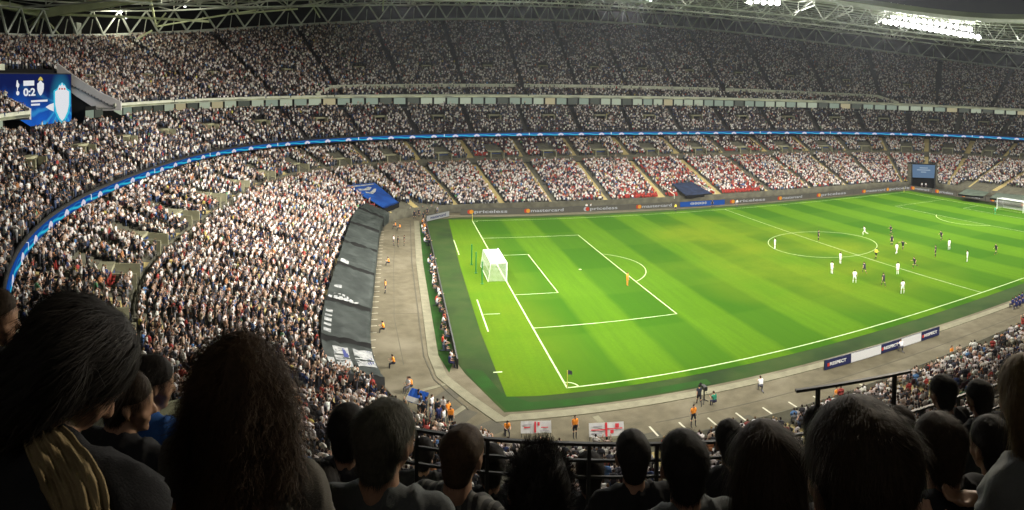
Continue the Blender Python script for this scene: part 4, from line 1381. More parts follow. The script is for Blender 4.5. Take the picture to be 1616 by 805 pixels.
def led_board(a, b, z0, z1, mat, text=None, tmat=None, logo=None, label='', group=None, tsize=.62, flip=False, name='advertising_board', cat='advertising board', twidth=None):
    a = np.array([*a, 0.]); b = np.array([*b, 0.]); d = b - a; W_ = np.linalg.norm(d); d /= W_
    nrm = np.array([d[1], -d[0], 0.])       # faces right of a->b
    c = (a + b) / 2; c[2] = z0; hgt = z1 - z0
    r = empty(name, c); tag(r, label, cat, group)
    MB().box(-nrm * .08 + [0, 0, hgt / 2], (W_ - .03, .14, hgt), (d, nrm, np.array([0, 0, 1.]))).build('cabinet', M['dark_metal'], r)
    p = [d * (-W_ / 2 + .02) + nrm * .0 + [0, 0, .03], d * (W_ / 2 - .02) + [0, 0, .03], d * (W_ / 2 - .02) + [0, 0, hgt - .03], d * (-W_ / 2 + .02) + [0, 0, hgt - .03]]
    MB().poly([q + nrm * .004 for q in p]).build('screen', mat, r)
    for k in (-1, 1): MB().bar(d * (k * W_ * .35) - nrm * .16 + [0, 0, hgt * .8], d * (k * W_ * .35) - nrm * .6 + [0, 0, -z0 + .03], .05).build('strut', M['dark_metal'], r)
    if text:
        off_ = .0 if not logo else .55
        put_text(text, tsize, tmat or M['led_white'], r, c + nrm * .012 + d * off_ + np.array([0, 0, hgt / 2]), d, (0, 0, 1), .012, twidth)
    if logo:
        lx = -(twidth or 4) / 2 - .55
        for q, (ox, mt_) in enumerate(((-.2, M['led_red'] if logo == 'pair' else M['led_white']), (.2, M['led_orange'] if logo == 'pair' else M['led_red']))):
            cc = c + d * (lx + ox + .35) + nrm * (.012 + .004 * q) + np.array([0, 0, hgt / 2]); rr_ = hgt * .36
            pts = [cc + d * rr_ * math.cos(x) + np.array([0, 0, 1]) * rr_ * math.sin(x) for x in np.linspace(0, 2 * math.pi, 19)[:-1]]
            MB().poly([p_ - c for p_ in pts]).build('logo', mt_, r)
    return r


def far_y(x): return 73.1 - .028 * max(0, x - 35) - .05 * max(0, x - 92)
# boards on the far side: each text lies where the photograph has it
fb = [(735, 800, 'priceless', 'pair'), (826, 890, 'mastercard', 'pair'), (920, 975, 'priceless', 'ring'), (1008, 1066, 'mastercard', 'pair'), (1080, 1137, 'unite against', 'blue'), (1150, 1207, 'priceless', 'pair'), (1225, 1265, 'mastercard', 'pair'), (1288, 1335, 'priceless', 'pair'), (1357, 1395, 'mastercard', 'pair'), (1424, 1470, 'priceless', 'pair')]


def far_x(px):
    d = ray(px, 330); x = 40
    for _ in range(6): t = (far_y(x) - CAM[1]) / d[1]; x = CAM[0] + d[0] * t
    return x


edges = [far_x(727)]
for k in range(len(fb) - 1): edges.append(far_x((fb[k][1] + fb[k + 1][0]) / 2))
edges.append(far_x(1424) if False else 108.6)
for k, (p0, p1, txt, lg) in enumerate(fb):
    a, b = edges[k], edges[k + 1]
    blue = lg == 'blue'
    w = (far_x(p1) - far_x(p0)) - (1.6 if not blue else .6)
    desc = {'pair': 'overlapping red and orange discs', 'ring': 'white and red discs', 'blue': 'no disc'}[lg]
    lab = ('bright blue LED board in front of the players tunnel' if blue else
           '%s far side LED board from the left, reading %s beside %s' % (ordn(k), txt, desc))
    nsp = max(1, round((b - a) / 9.5))
    led_board((a, far_y(a)), (b, far_y(b)), .12, 1.25, M['led_blue'] if blue else M['led_ground'], None if blue else txt, M['led_white'], None if blue else lg, lab, 'LED boards along the far touchline', .85, twidth=w)
    if blue:
        for q in range(22):
            MB().box((-2.9 + q * .27 + .03 * (q % 3), -.02, .66), (.16 + .05 * ((q * 7) % 3) * .5, .02, .34 + .12 * ((q * 5) % 3))).build('lettering', M['led_white'], bpy.data.objects[[o.name for o in bpy.data.objects if o.get('label') == lab][0]])
# right end boards and the left end run (seen from behind), corner pieces
re = [((108.9, 70.0), (110.2, 63)), ((110.3, 62.8), (110.9, 55)), ((110.9, 54.8), (111.2, 46)), ((111.2, 45.8), (111.4, 37)), ((111.4, 36.8), (111.4, 28))]
for k, (a, b) in enumerate(re):
    led_board(a, b, .12, 1.3, M['led_ground'], ('mastercard', 'priceless')[k % 2] if k != 2 else 'mastercard', M['led_white'], 'pair', '%s dark LED board behind the far right goal line' % ordn(k), 'LED boards behind the far goal line', .8, twidth=4.4)
lb = np.linspace(66.4, 5.0, 9)
for k in range(8):
    led_board((-8.72, lb[k + 1]), (-8.72, lb[k]), .05, .95, M['led_ground'], ('priceless', 'mastercard')[k % 2], M['led_white'], 'pair', '%s board from the far end behind the left goal line' % ordn(k), 'boards between the photographers and the left goal line', .6, twidth=4)
led_board((-8.6, 67.2), (-4.0, 71.9), .1, 1.15, emit_mat('led_pale', (.62, .62, .56), .55), 'mastercard', M['led_navy'], None, 'pale white LED board set diagonally at the far left corner', None, .75, twidth=4.4)
# RESPECT boards on the near side track, seen from the stands behind them
ra = np.array([22.2, -5.95]); rb = np.array([37.2, -6.45]); rl = ['navy RESPECT board nearest the camera, left end of the row', 'plain white board between the left and middle RESPECT boards', 'navy RESPECT board in the middle of the row', 'plain white board behind the crouching steward, right of the middle board', 'navy RESPECT board at the far right end of the row']
cuts = [0, .205, .455, .625, .82, 1.0]
for k in range(5):
    a = ra + (rb - ra) * cuts[k]; b = ra + (rb - ra) * cuts[k + 1]
    nv = k % 2 == 0
    r = led_board(tuple(a), tuple(b), .06, .98, principled('board_navy', (.02, .025, .09), .6) if nv else principled('board_white', (.74, .74, .74), .6), 'RESPECT' if nv else None, M['white_paint'], None, rl[k], 'RESPECT boards on the near side track', .40, twidth=1.9)
    if nv:
        lo = MB().poly([(-1.25 + .0, -.01, .32), (-1.0, -.012, .32), (-1.0, -.012, .62), (-1.25, -.01, .62)])
        lo.build('emblem', M['red'], r)

# ------------------------------------------------------------------ seat covers along the left end
def surf_z(x, y):
    d2 = (BXY[:, 0] - x) ** 2 + (BXY[:, 1] - y) ** 2
    # solve for (t, s): nearest radial line
    rel = np.stack([x - BXY[:, 0], y - BXY[:, 1]], 1)
    s = rel[:, 0] * dx_ + rel[:, 1] * dy_; perp = np.abs(rel[:, 0] * dy_ - rel[:, 1] * dx_)
    k = int(np.argmin(np.where(s > -2, perp, 1e9)))
    s0_, s1_ = sf[k] + .9, sm_[k] - 1.6
    f = (s[k] - s0_) / (s1_ - s0_)
    return zf[k] + (zm_[k] - .9 - zf[k]) * max(0, min(f, 1.3))


def idx_left(y): 
    c = np.where(BXY[:, 0] < -8)[0]
    return float(np.interp(0, [0], [0])) if False else c[np.argmin(abs(BXY[c, 1] - y))]


def tl(y):
    """(interpolated) ring position on the left end at that y"""
    c = np.where((BXY[:, 0] < 2) & (BXY[:, 1] > -9) & (BXY[:, 1] < 77))[0]
    c = c[np.argsort(BXY[c, 1])]
    g = lambda arr: float(np.interp(y, BXY[c, 1], np.asarray(arr)[c]))
    return g


def cover(y0, y1, label, marks=None, mat=None, nx=26, ny=14, reach=4.6, nose=.05):
    g0 = []; rngl = random.Random(int(y0 * 10))
    V = []
    for i in range(nx + 1):
        y = y0 + (y1 - y0) * i / nx; g = tl(y)
        bx0, by0, ddx, ddy, s00 = g(bx), g(by), g(dx_), g(dy_), g(sf)
        for j in range(ny + 1):
            v = j / ny
            if j <= 3:      # front flap hanging down the wall
                s = s00 - .12 - .05 * math.sin(i * 1.9 + j); z = .35 + (2.05 - .35) * j / 3
            else:
                f = (j - 3) / (ny - 3); s = s00 - .1 + reach * f; z = 2.05 + (f * reach) * .30
            w = noise.noise(Vector((y * 1.1, s * 1.6, 3.1))) * .22 + abs(noise.noise(Vector((y * 2.3, s * .5, 9.1)))) * .26
            sag = -.10 * math.sin(math.pi * (i / nx))
            V.append((bx0 + s * ddx, by0 + s * ddy, z + (w + sag) * (1 if j > 3 else .3)))
    F = [(i * (ny + 1) + j, (i + 1) * (ny + 1) + j, (i + 1) * (ny + 1) + j + 1, i * (ny + 1) + j + 1) for i in range(nx) for j in range(ny)]
    V2 = [(x, y, z - .05) for x, y, z in V]; n0 = len(V)
    F2 = [tuple(n0 + q for q in f[::-1]) for f in F]
    root = empty('seat_cover', V[0]); tag(root, label, 'seat cover', 'dark covers over the front rows of the left end')
    def loc(vs): return [(a - V[0][0], b - V[0][1], c - V[0][2]) for a, b, c in vs]
    rim = [i * (ny + 1) for i in range(nx + 1)]; 
    edge = [(rim[i], rim[i + 1], n0 + rim[i + 1], n0 + rim[i]) for i in range(nx)]
    for e in (0, nx):
        edge += [(e * (ny + 1) + j, e * (ny + 1) + j + 1, n0 + e * (ny + 1) + j + 1, n0 + e * (ny + 1) + j) for j in range(ny)]
    obj_np('cloth', loc(V + V2), F + F2 + edge, mat or M['black_cloth'], root, True)
    # black hem along the near edge, hanging over the gap
    hem = [V[0 * (ny + 1) + j] for j in range(ny + 1)] if y0 < y1 else []
    if hem:
        hv = []; 
        for (x, y, z) in hem: hv += [(x, y - .02, z + .12), (x, y - .85, z - .45), (x, y - 1.25, z - 1.3), (x, y - .03, z)]
        hf = [(k * 4 + q, k * 4 + (q + 1) % 4, (k + 1) * 4 + (q + 1) % 4, (k + 1) * 4 + q) for k in range(len(hem) - 1) for q in range(4)]
        obj_np('hem', loc(hv), hf, M['dark'], root, True)
    # white marks printed on the cloth
    if marks:
        for (u0, v0, u1, v1, mm_) in marks:
            nu_, nv_ = 6, 6; mv = []
            for a in range(nu_ + 1):
                for b in range(nv_ + 1):
                    uu = (u0 + (u1 - u0) * a / nu_) * nx; vv = 3 + (v0 + (v1 - v0) * b / nv_) * (ny - 3)
                    i = min(int(uu), nx - 1); j = min(int(vv), ny - 1); fu_ = uu - i; fv_ = vv - j
                    q = [np.array(V[(i + x) * (ny + 1) + j + y_]) for x in (0, 1) for y_ in (0, 1)]
                    pnt = q[0] * (1 - fu_) * (1 - fv_) + q[1] * (1 - fu_) * fv_ + q[2] * fu_ * (1 - fv_) + q[3] * fu_ * fv_
                    mv.append(tuple(pnt + [0, 0, .03]))
            mf = [(a * (nv_ + 1) + b, (a + 1) * (nv_ + 1) + b, (a + 1) * (nv_ + 1) + b + 1, a * (nv_ + 1) + b + 1) for a in range(nu_) for b in range(nv_)]
            obj_np('print', loc(mv), mf, mm_, root, True)


WC = noisy('faded_white_print', (.42, .42, .40), (.16, .17, .17), 2.2)
NV = principled('navy_print', (.03, .04, .16), .8)
random.seed(3)
def letters(u0, u1, v0, v1, k):
    out = []
    for q in range(k):
        a = u0 + (u1 - u0) * q / k; b = a + (u1 - u0) / k * .72; dv = (v1 - v0)
        out.append((a, v0 + dv * random.choice((0, .1)), b, v1 - dv * random.choice((0, .15, .3)), WC))
    return out


cover(61.4, 65.6, 'smallest dark cover at the far end of the left stand front rows')
cover(50.6, 60.6, 'dark seat cover second from the far end of the row of covers')
cover(38.6, 49.8, 'dark seat cover third from the far end of the row of covers')
cover(27.4, 37.8, 'dark seat cover with a single small white patch at its inner edge', [(.06, .70, .20, .92, WC)])
cover(14.6, 26.6, 'long dark seat cover with a band of white lettering along its near end', letters(.03, .075, .30, .95, 1) + [(.02, .28 + .12 * q, .085, .36 + .12 * q, WC) for q in range(6)] + [(.11, .5 + .1 * q, .15, .56 + .1 * q, WC) for q in range(4)] + [(.34, .72, .38, .9, WC)])
cover(5.4, 13.8, 'dark seat cover with white lettering up its inner left edge', [(.15 + .13 * q, .80, .22 + .13 * q, .95, WC) for q in range(5)])
cover(-1.2, 4.6, 'seat cover with white panels and navy stripes at the near end of the row', [(.30, .02, .86, .40, WC), (.30, .50, .86, .80, WC)] + [(.32 + .0, .05 + .05 * q, .84, .07 + .05 * q, NV) for q in range(4)] + [(.55, .52, .80, .62, NV)] + [(.30, .84, .5, .97, WC)])
# pale grey green covers in the right end stand
M['grey_cover'] = noisy('grey_cover', (.075, .092, .07), (.05, .064, .048), .8, bump=.2)


def march(px, py, lift=.9):
    for r in np.arange(40, 260, .25):
        p_ = at_dist(px, py, r)
        if p_[2] < surf_z(p_[0], p_[1]) + lift: return p_
    return p_


def quad_cloth(name, quad, lift, mat, label, cat, group=None, n=12, prints=None, sag=.12, bilinear=True):
    C4 = [march(*q, lift) for q in quad]       # bl, br, tr, tl in the photo
    V = []
    for i in range(n + 1):
        for j in range(n + 1):
            u_, v_ = i / n, j / n
            p_ = C4[0] * (1 - u_) * (1 - v_) + C4[1] * u_ * (1 - v_) + C4[2] * u_ * v_ + C4[3] * (1 - u_) * v_
            p_ = p_ + np.array([0, 0, noise.noise(Vector(p_ * .6)) * sag])
            V.append(p_)
    c = C4[0]; root = empty(name, c); tag(root, label, cat, group)
    V = [q - c for q in V]; n0 = len(V)
    F = [(i * (n + 1) + j, (i + 1) * (n + 1) + j, (i + 1) * (n + 1) + j + 1, i * (n + 1) + j + 1) for i in range(n) for j in range(n)]
    V2 = [q - [0, 0, .05] for q in V]
    bd = [i * (n + 1) for i in range(n + 1)]
    E_ = [(bd[i], bd[i + 1], n0 + bd[i + 1], n0 + bd[i]) for i in range(n)] + [(j, j + 1, n0 + j + 1, n0 + j) for j in range(n)]
    obj_np('cloth', V + V2, F + [tuple(n0 + q for q in f[::-1]) for f in F] + E_, mat, root, True)
    def P2(u_, v_):
        i = min(int(u_ * n), n - 1); j = min(int(v_ * n), n - 1); fu_, fv_ = u_ * n - i, v_ * n - j
        q = [V[(i + a) * (n + 1) + j + b] for a in (0, 1) for b in (0, 1)]
        return q[0] * (1 - fu_) * (1 - fv_) + q[1] * (1 - fu_) * fv_ + q[2] * fu_ * (1 - fv_) + q[3] * fu_ * fv_ + np.array([0, 0, .04])
    for pts, mm_ in prints or ():
        MB().add([P2(*q) for q in pts], [tuple(range(len(pts)))]).build('print', mm_, root)
    # skirt down to the seats along the front edge
    sk = []; 
    for i in range(n + 1): sk += [V[i * (n + 1)], V[i * (n + 1)] - np.array([0, 0, lift * .9])]
    obj_np('skirt', sk, [(i * 2, i * 2 + 1, i * 2 + 3, i * 2 + 2) for i in range(n)], M['dark'], root, True)
    return root


def swirl(cx, cy, pts, w=.03):
    return [(cx + a, cy + b) for a, b in pts]


bt = noisy('blue_cover', (.014, .075, .30), (.010, .045, .2), .4, c3=(.010, .025, .10), s3=.25)
quad_cloth('seat_cover', [(606, 329), (630, 320), (591, 288), (546, 293)], 1.0, bt, 'royal blue cover with pale swirling print in the far left corner', 'seat cover', prints=[
    ([(.25, .62), (.45, .55), (.62, .60), (.80, .72), (.72, .74), (.55, .66), (.40, .62), (.30, .68)], WC),
    ([(.15, .74), (.5, .70), (.7, .80), (.6, .84), (.4, .78), (.2, .82)], WC), ([(.05, .90), (.9, .90), (.9, .95), (.05, .95)], WC)])
quad_cloth('seat_cover', [(1512, 306), (1552, 310), (1562, 303), (1525, 298)], .5, M['grey_cover'], 'grey green seat cover right of the corner screen, smaller of two', 'seat cover', 'grey covers in the far right end')
quad_cloth('seat_cover', [(1562, 312), (1622, 319), (1622, 309), (1572, 304)], .5, M['grey_cover'], 'grey green seat cover behind the far right goal, larger of two', 'seat cover', 'grey covers in the far right end')
# players' tunnel awning on the far side
quad_cloth('tunnel_awning', [(1082, 309), (1124, 305), (1092, 287), (1060, 290)], .7, noisy('navy_awning', (.02, .03, .06), (.012, .016, .03), .8), 'dark navy awning over the players tunnel among red seats on the far side', 'awning')
for q, (a_, b_) in enumerate((((1046, 298), (1064, 311)), ((1096, 292), (1128, 306)))):
    pa, pb = march(*a_, .4), march(*b_, .4); c_l = (pa + pb) / 2
    r = empty('tunnel_rail', c_l); tag(r, ('pale rail at the left side of the dark tunnel awning', 'pale rail at the right side of the dark tunnel awning')[q], 'rail', 'rails beside the tunnel')
    mbr = MB(); mbr.bar(pa - c_l + [0, 0, .6], pb - c_l + [0, 0, .6], .14)
    mbr.build('handrail', M['parapet'], r)
    for f in (0, .5, 1): MB().bar((pa + (pb - pa) * f) - c_l + [0, 0, .6], (pa + (pb - pa) * f) - c_l - [0, 0, .4], .1).build('post', M['parapet'], r)

# ------------------------------------------------------------------ screens
def screen_material(name, c0, c1, c2, sc=.25):
    mt = emit_mat(name, c0, 1)
    g = N(mt, 'ShaderNodeNewGeometry'); sp = N(mt, 'ShaderNodeSeparateXYZ'); L(mt, g.outputs['Position'], sp.inputs[0])
    nz = noise_tex(mt, sc, 5)
    f = smooth_fac(mt, MA(mt, 'ADD', MA(mt, 'MULTIPLY', MA(mt, 'SUBTRACT', 25.5, sp.outputs[2]), .16), MA(mt, 'MULTIPLY', MA(mt, 'SUBTRACT', nz, .5), 1.1)), .0, .9)
    c = MIXC(mt, f, c0, c1)
    # streaks fanning across the artwork
    dy = MA(mt, 'SUBTRACT', sp.outputs[1], 37.0); dz = MA(mt, 'SUBTRACT', sp.outputs[2], 22.4)
    ang = MA(mt, 'ARCTAN2', dz, dy)
    st = smooth_fac(mt, MA(mt, 'SINE', MA(mt, 'ADD', MA(mt, 'MULTIPLY', ang, 17.0), MA(mt, 'MULTIPLY', nz, 6))), .3, 1)
    c = MIXC(mt, MA(mt, 'MULTIPLY', MA(mt, 'MULTIPLY', st, f), .6), c, c2)
    rad = MA(mt, 'SQRT', MA(mt, 'ADD', MA(mt, 'MULTIPLY', dy, dy), MA(mt, 'MULTIPLY', MA(mt, 'MULTIPLY', dz, dz), .5)))
    c = MIXC(mt, MA(mt, 'MULTIPLY', smooth_fac(mt, rad, 4.0, .8), .55), c, (.03, .42, .62))
    L(mt, c, mt.node_tree.nodes['Emission'].inputs[0])
    return mt


SX = -64.6
sb_root = empty('scoreboard', (SX, 27, 19.5)); tag(sb_root, 'giant blue scoreboard screen showing 0:2 and a white club crest', 'scoreboard')


def scp(px, py, dx=.03):
    d = ray(px, py); t = (SX + dx - CAM[0]) / d[0]; p_ = CAM + t * d
    return p_ - np.array([SX, 27, 19.5])


zb_l, zt_l = 19.6, 27.15
MB().box((-.35, .5, (zt_l - zb_l) / 2 + zb_l - 19.5), (.6, 26.2, zt_l - zb_l + .3)).build('casing', M['dark_metal'], sb_root)
MB().poly([(0, -12.4, zb_l - 19.5), (0, 13.35, zb_l - 19.5), (0, 13.35, zt_l - 19.5), (0, -12.4, zt_l - 19.5)]).build('screen', screen_material('scoreboard_picture', (.006, .012, .075), (.012, .10, .48), (.06, .45, .80)), sb_root)


def scpoly(pts, mat, name='graphic', dx=.03):
    return MB().poly([scp(x, y, dx) for x, y in pts]).build(name, mat, sb_root)


def shield(cx, cy, w, h):
    pr = [(-.5, -.30), (-.28, -.36), (-.18, -.44), (0, -.50), (.18, -.44), (.28, -.36), (.5, -.30), (.49, .05), (.38, .25), (.18, .42), (0, .5), (-.18, .42), (-.38, .25), (-.49, .05)]
    return [(cx + a * w, cy + b * h) for a, b in pr]


scpoly(shield(98, 163, 27, 66), M['screen_cyan'], dx=.03)
scpoly(shield(98, 162, 22, 58), M['screen_white'], dx=.06)
scpoly([(91, 141), (94, 134), (96, 138), (98, 130), (100, 138), (102, 134), (105, 141)], M['screen_white'], dx=.06)
for cx_ in (94, 98, 102): scpoly([(cx_ - 1.2, 139), (cx_ + 1.2, 139), (cx_ + 1.2, 141.5), (cx_ - 1.2, 141.5)], M['led_red'], dx=.09)
scpoly([(72, 169), (78, 165), (85, 162.5), (85, 176), (78, 173)], M['screen_white'])
scpoly(shield(64, 139, 10.5, 24), M['screen_white'])
scpoly([(60, 127), (61.5, 123), (64, 121), (66.5, 123), (68, 127)], M['screen_gold'], dx=.06)
scpoly([(37, 127.5), (54, 127), (54, 135), (37, 135.6)], M['screen_white'])
scpoly([(49, 158.5), (75, 157), (75, 160.2), (49, 161.5)], M['screen_white'])
scpoly([(49, 164), (63, 163.3), (63, 166.2), (49, 167)], M['screen_white'])
# a bird standing on a ball
scpoly([(26.5, 127), (28, 126.5), (28.4, 130), (30.5, 133), (30, 137), (28.2, 139), (28, 143), (27, 143), (27.2, 138.5), (25.4, 136), (26, 131)], M['screen_white'])
scpoly([(28 + 2.6 * math.cos(x), 147 + 3.6 * math.sin(x)) for x in np.linspace(0, 6.283, 13)[:-1]], M['screen_white'])
o0 = scp(46.5, 146, .05); rgt = scp(56, 145.6, .05) - scp(37, 146.4, .05)
put_text('0:2', 1.5, M['screen_white'], sb_root, o0 + np.array([SX, 27, 19.5]), (0, 1, 0), (0, 0, 1), .05, float(np.linalg.norm(rgt)) * 1.0)
# screen support legs
for y in (17, 37): MB().bar((-.6, y - 27, 1), (-2.6, y - 27, -1.5), .3).build('bracket', M['steel'], sb_root)

# corner screen on the far right
cs0 = on_z(1437, 300, .1); cs1 = on_z(1475, 301, .1)
cr_ = 176.0
A0 = at_dist(1437, 299, cr_); B0 = at_dist(1476, 300, cr_); A0[2] = B0[2] = .1
c = (A0 + B0) / 2; d = (B0 - A0); Wd = np.linalg.norm(d); d /= Wd; nrm = np.array([d[1], -d[0], 0]); zz = np.array([0, 0, 1.])
r = empty('corner_screen', c, 0); tag(r, 'grey blue video screen tilted above a dark opening in the far right corner', 'screen')
MB().box(nrm * -1.6 + zz * 3.4, (Wd, .3, 6.6), (d, nrm, zz)).build('backing', M['dark'], r)
for k in (-1, 1): MB().box(d * (k * (Wd / 2 - .15)) - nrm * .7 + zz * 3.3, (.3, 1.9, 6.6), (d, nrm, zz)).build('side_panel', M['dark_metal'], r)
MB().poly([d * -2.9 + nrm * .1 + zz * 3.1, d * 2.9 + nrm * .1 + zz * 3.1, d * 3.1 - nrm * .5 + zz * 6.55, d * -3.1 - nrm * .5 + zz * 6.55]).build('screen', emit_mat('corner_picture', (.10, .17, .27), 1.0), r)
for k in range(3):
    w_ = (2.2, 3.6, 1.4)[k]; z_ = 5.6 - k * .55; y_ = .12 - .6 * (z_ - 3.1) / 3.4
    MB().poly([d * -w_ / 2 + nrm * (y_ + .02) + zz * z_, d * w_ / 2 + nrm * (y_ + .02) + zz * z_, d * w_ / 2 + nrm * (y_ - .02) + zz * (z_ + .22), d * -w_ / 2 + nrm * (y_ - .02) + zz * (z_ + .22)]).build('graphic', emit_mat('pale_graphic', (.4, .5, .6), .8), r)

# banners on the near side wall
def banner(p0, p1, hgt, tilt, label, marks, group='white flags with red marks hung at the near touchline', name='banner', mat=None):
    a = np.array(p0, float); b = np.array(p1, float); d = b - a; W_ = np.linalg.norm(d); d /= W_; back = np.array([-d[1], d[0], 0.])
    r = empty(name, a); tag(r, label, 'banner', group)
    up = np.array([0, 0, 1.]) * math.cos(tilt) + back * math.sin(tilt); nrm = np.cross(d, up)
    n1, n2 = 16, 6; V = []
    for i in range(n1 + 1):
        for j in range(n2 + 1):
            u_ = i / n1; v_ = j / n2
            V.append(d * W_ * u_ + up * hgt * v_ + nrm * (.05 * math.sin(u_ * 14) * (1 - v_) + .03 * math.sin(u_ * 31 + v_ * 4)))
    F = [(i * (n2 + 1) + j, (i + 1) * (n2 + 1) + j, (i + 1) * (n2 + 1) + j + 1, i * (n2 + 1) + j + 1) for i in range(n1) for j in range(n2)]
    n0 = len(V); F += [tuple(n0 + q for q in f[::-1]) for f in F]
    obj_np('cloth', V + [v - nrm * .02 for v in V], F, mat or M['white_cloth'], r, True)
    for (u0, v0, u1, v1, mm_) in marks:
        MB().poly([d * W_ * u0 + up * hgt * v0 + nrm * .10, d * W_ * u1 + up * hgt * v0 + nrm * .10, d * W_ * u1 + up * hgt * v1 + nrm * .10, d * W_ * u0 + up * hgt * v1 + nrm * .10]).build('print', mm_, r)
    for f in (0.02, .98): MB().bar(d * W_ * f + up * hgt - nrm * .05, d * W_ * f - np.array([0, 0, a[2] - .02]) - nrm * .1, .04).build('pole', M['dark_metal'], r)
    return r


RD = principled('red_print', (.6, .04, .05), .8); PK = principled('grey_print', (.35, .33, .36), .8)
q0 = on_z(822, 684, .35); q1 = on_z(870, 683, .35)
banner(q0, q1, .8, .5, 'white banner with red marks at the track, left of the orange steward', [(.44, .05, .50, .95, RD), (.1, .42, .3, .52, RD), (.66, .42, .9, .5, RD), (.55, .6, .62, .9, RD), (.08, .65, .36, .72, PK), (.62, .15, .92, .22, PK)])
q0 = on_z(930, 690, .35); q1 = on_z(985, 687, .35)
banner(q0, q1, .9, .5, 'white banner with red marks at the track, right of the orange steward', [(.46, .0, .52, 1.0, RD), (.05, .45, .46, .53, RD), (.52, .5, .95, .58, RD), (.75, .6, .86, .9, RD), (.06, .2, .36, .27, PK), (.12, .7, .38, .78, PK), (.6, .2, .7, .45, RD)])
q0 = on_z(640, 632, .9); q1 = on_z(667, 641, .9)
r = banner(q0, q1, 1.1, .9, 'royal blue and white flag held by the group in the near left corner', [(0.0, .0, 1, .35, M['white_cloth'])], None, 'flag', M['blue_cloth'])

# ------------------------------------------------------------------ players and officials
GR = 'players on the pitch'
WK = ((.82, .82, .80), SK[0], HR[0], (.80, .80, .80), (.80, .80, .78), (.2, .2, .2))
BK = ((.035, .035, .045), SK[1], HR[1], (.03, .03, .04), (.03, .03, .04), (.3, .1, .05))
RK = ((.75, .62, .06), SK[0], HR[3], (.02, .02, .02), (.02, .02, .02), (.02, .02, .02))
GK = ((.85, .32, .04), SK[0], HR[2], (.80, .28, .04), (.80, .30, .04), (.1, .1, .1))
G2 = ((.05, .40, .16), SK[0], HR[1], (.04, .34, .14), (.05, .38, .15), (.1, .1, .1))
OK_ = ((.90, .30, .04), SK[1], HR[0], (.03, .03, .04), (.03, .03, .04), (.02, .02, .02))
YK = ((.80, .70, .05), SK[1], HR[0], (.03, .03, .04), (.03, .03, .04), (.02, .02, .02))
DK = ((.03, .035, .045), SK[0], HR[3], (.03, .03, .035), (.03, .03, .035), (.02, .02, .02))
BKT = ((.03, .03, .035), SK[2], HR[0], (.10, .09, .07), (.10, .09, .07), (.02, .02, .02))
GN = ((.03, .20, .12), SK[0], HR[1], (.03, .03, .06), (.03, .03, .05), (.02, .02, .02))
WT = ((.75, .75, .74), SK[0], HR[1], (.10, .10, .12), (.10, .10, .12), (.04, .04, .04))
GRY = ((.25, .26, .28), SK[1], HR[0], (.05, .06, .10), (.05, .06, .10), (.04, .04, .04))
NVK = ((.03, .04, .14), SK[0], HR[0], (.03, .03, .08), (.03, .03, .08), (.3, .3, .3))
RED = ((.60, .06, .04), SK[0], HR[2], (.05, .05, .06), (.05, .05, .06), (.02, .02, .02))


def r8(x, y): return (1212 + x / 2.983, 250 + y / 2.983)


pl = [(r8(32, 427), 'stand', WK, (-1, .3), 'white shirted player standing at the left edge of the centre circle'),
      (r8(455, 363), 'run', WK, (-.6, .5), 'white shirted player running at the top right of the centre circle'),
      (r8(340, 497), 'stand', WK, (1, 0), 'white shirted player just below the centre circle, beside the halfway line'),
      (r8(300, 544), 'stand', WK, (1, .2), 'white shirted player nearest the camera on the left of the midfield cluster'),
      (r8(407, 587), 'stand_wide', WK, (.8, .6), 'white shirted player with feet apart, below the running player in black'),
      (r8(605, 450), 'walk', WK, (1, .2), 'white shirted player between two players in black by the halfway line'),
      (r8(610, 547), 'stand', WK, (.4, .9), 'white shirted player standing right on the halfway line'),
      (r8(633, 637), 'stand_wide', WK, (.3, 1), 'white shirted player nearest the near touchline, facing away'),
      (r8(852, 430), 'stand_wide', WK, (0, 1), 'white shirted player in the far half, right of the two players in black'),
      (r8(937, 487), 'stand', WK, (-.5, .8), 'white shirted player farthest right of his team'),
      (r8(237, 386), 'stand', BK, (.9, -.3), 'player in black standing inside the centre circle'),
      (r8(578, 360), 'jog', BK, (-.8, .2), 'player in black farthest from the camera, above the cluster'),
      (r8(582, 411), 'stand', BK, (-.5, -.5), 'player in black left of the white player on the halfway line'),
      (r8(635, 430), 'lunge', BK, (-.9, -.4), 'player in black lunging forward right of the halfway line'),
      (r8(815, 388), 'jog', BK, (-1, 0), 'player in black jogging in the far half'),
      (r8(788, 463), 'stand', BK, (-.4, .8), 'player in black standing beside the white player in the far half'),
      (r8(1073, 452), 'walk', BK, (-1, .2), 'player in black farthest right near the touchline'),
      (r8(690, 518), 'run', BK, (-1, .3), 'player in black running between two white shirted players'),
      (r8(453, 545), 'run', BK, (.3, 1), 'player in black running below the centre circle'),
      (r8(543, 602), 'walk', BK, (.2, 1), 'player in black nearest the camera, walking'),
      (r8(508, 476), 'jog', RK, (.8, .2), 'referee in yellow shirt and black shorts below the centre circle'),
      ((990, 451.5), 'stand', GK, (1, .1), 'goalkeeper in orange on the edge of the left penalty area'),
      ((1570.5, 339), 'stand', G2, (-1, -.2), 'goalkeeper in green beside the left post of the far goal')]
for (px, py), pose, kit, face, lab in pl:
    p_ = on_z(px, py, .03); person(p_[0], p_[1], .03, face, pose, kit, lab, GR if kit in (WK, BK) else None, 1.06)

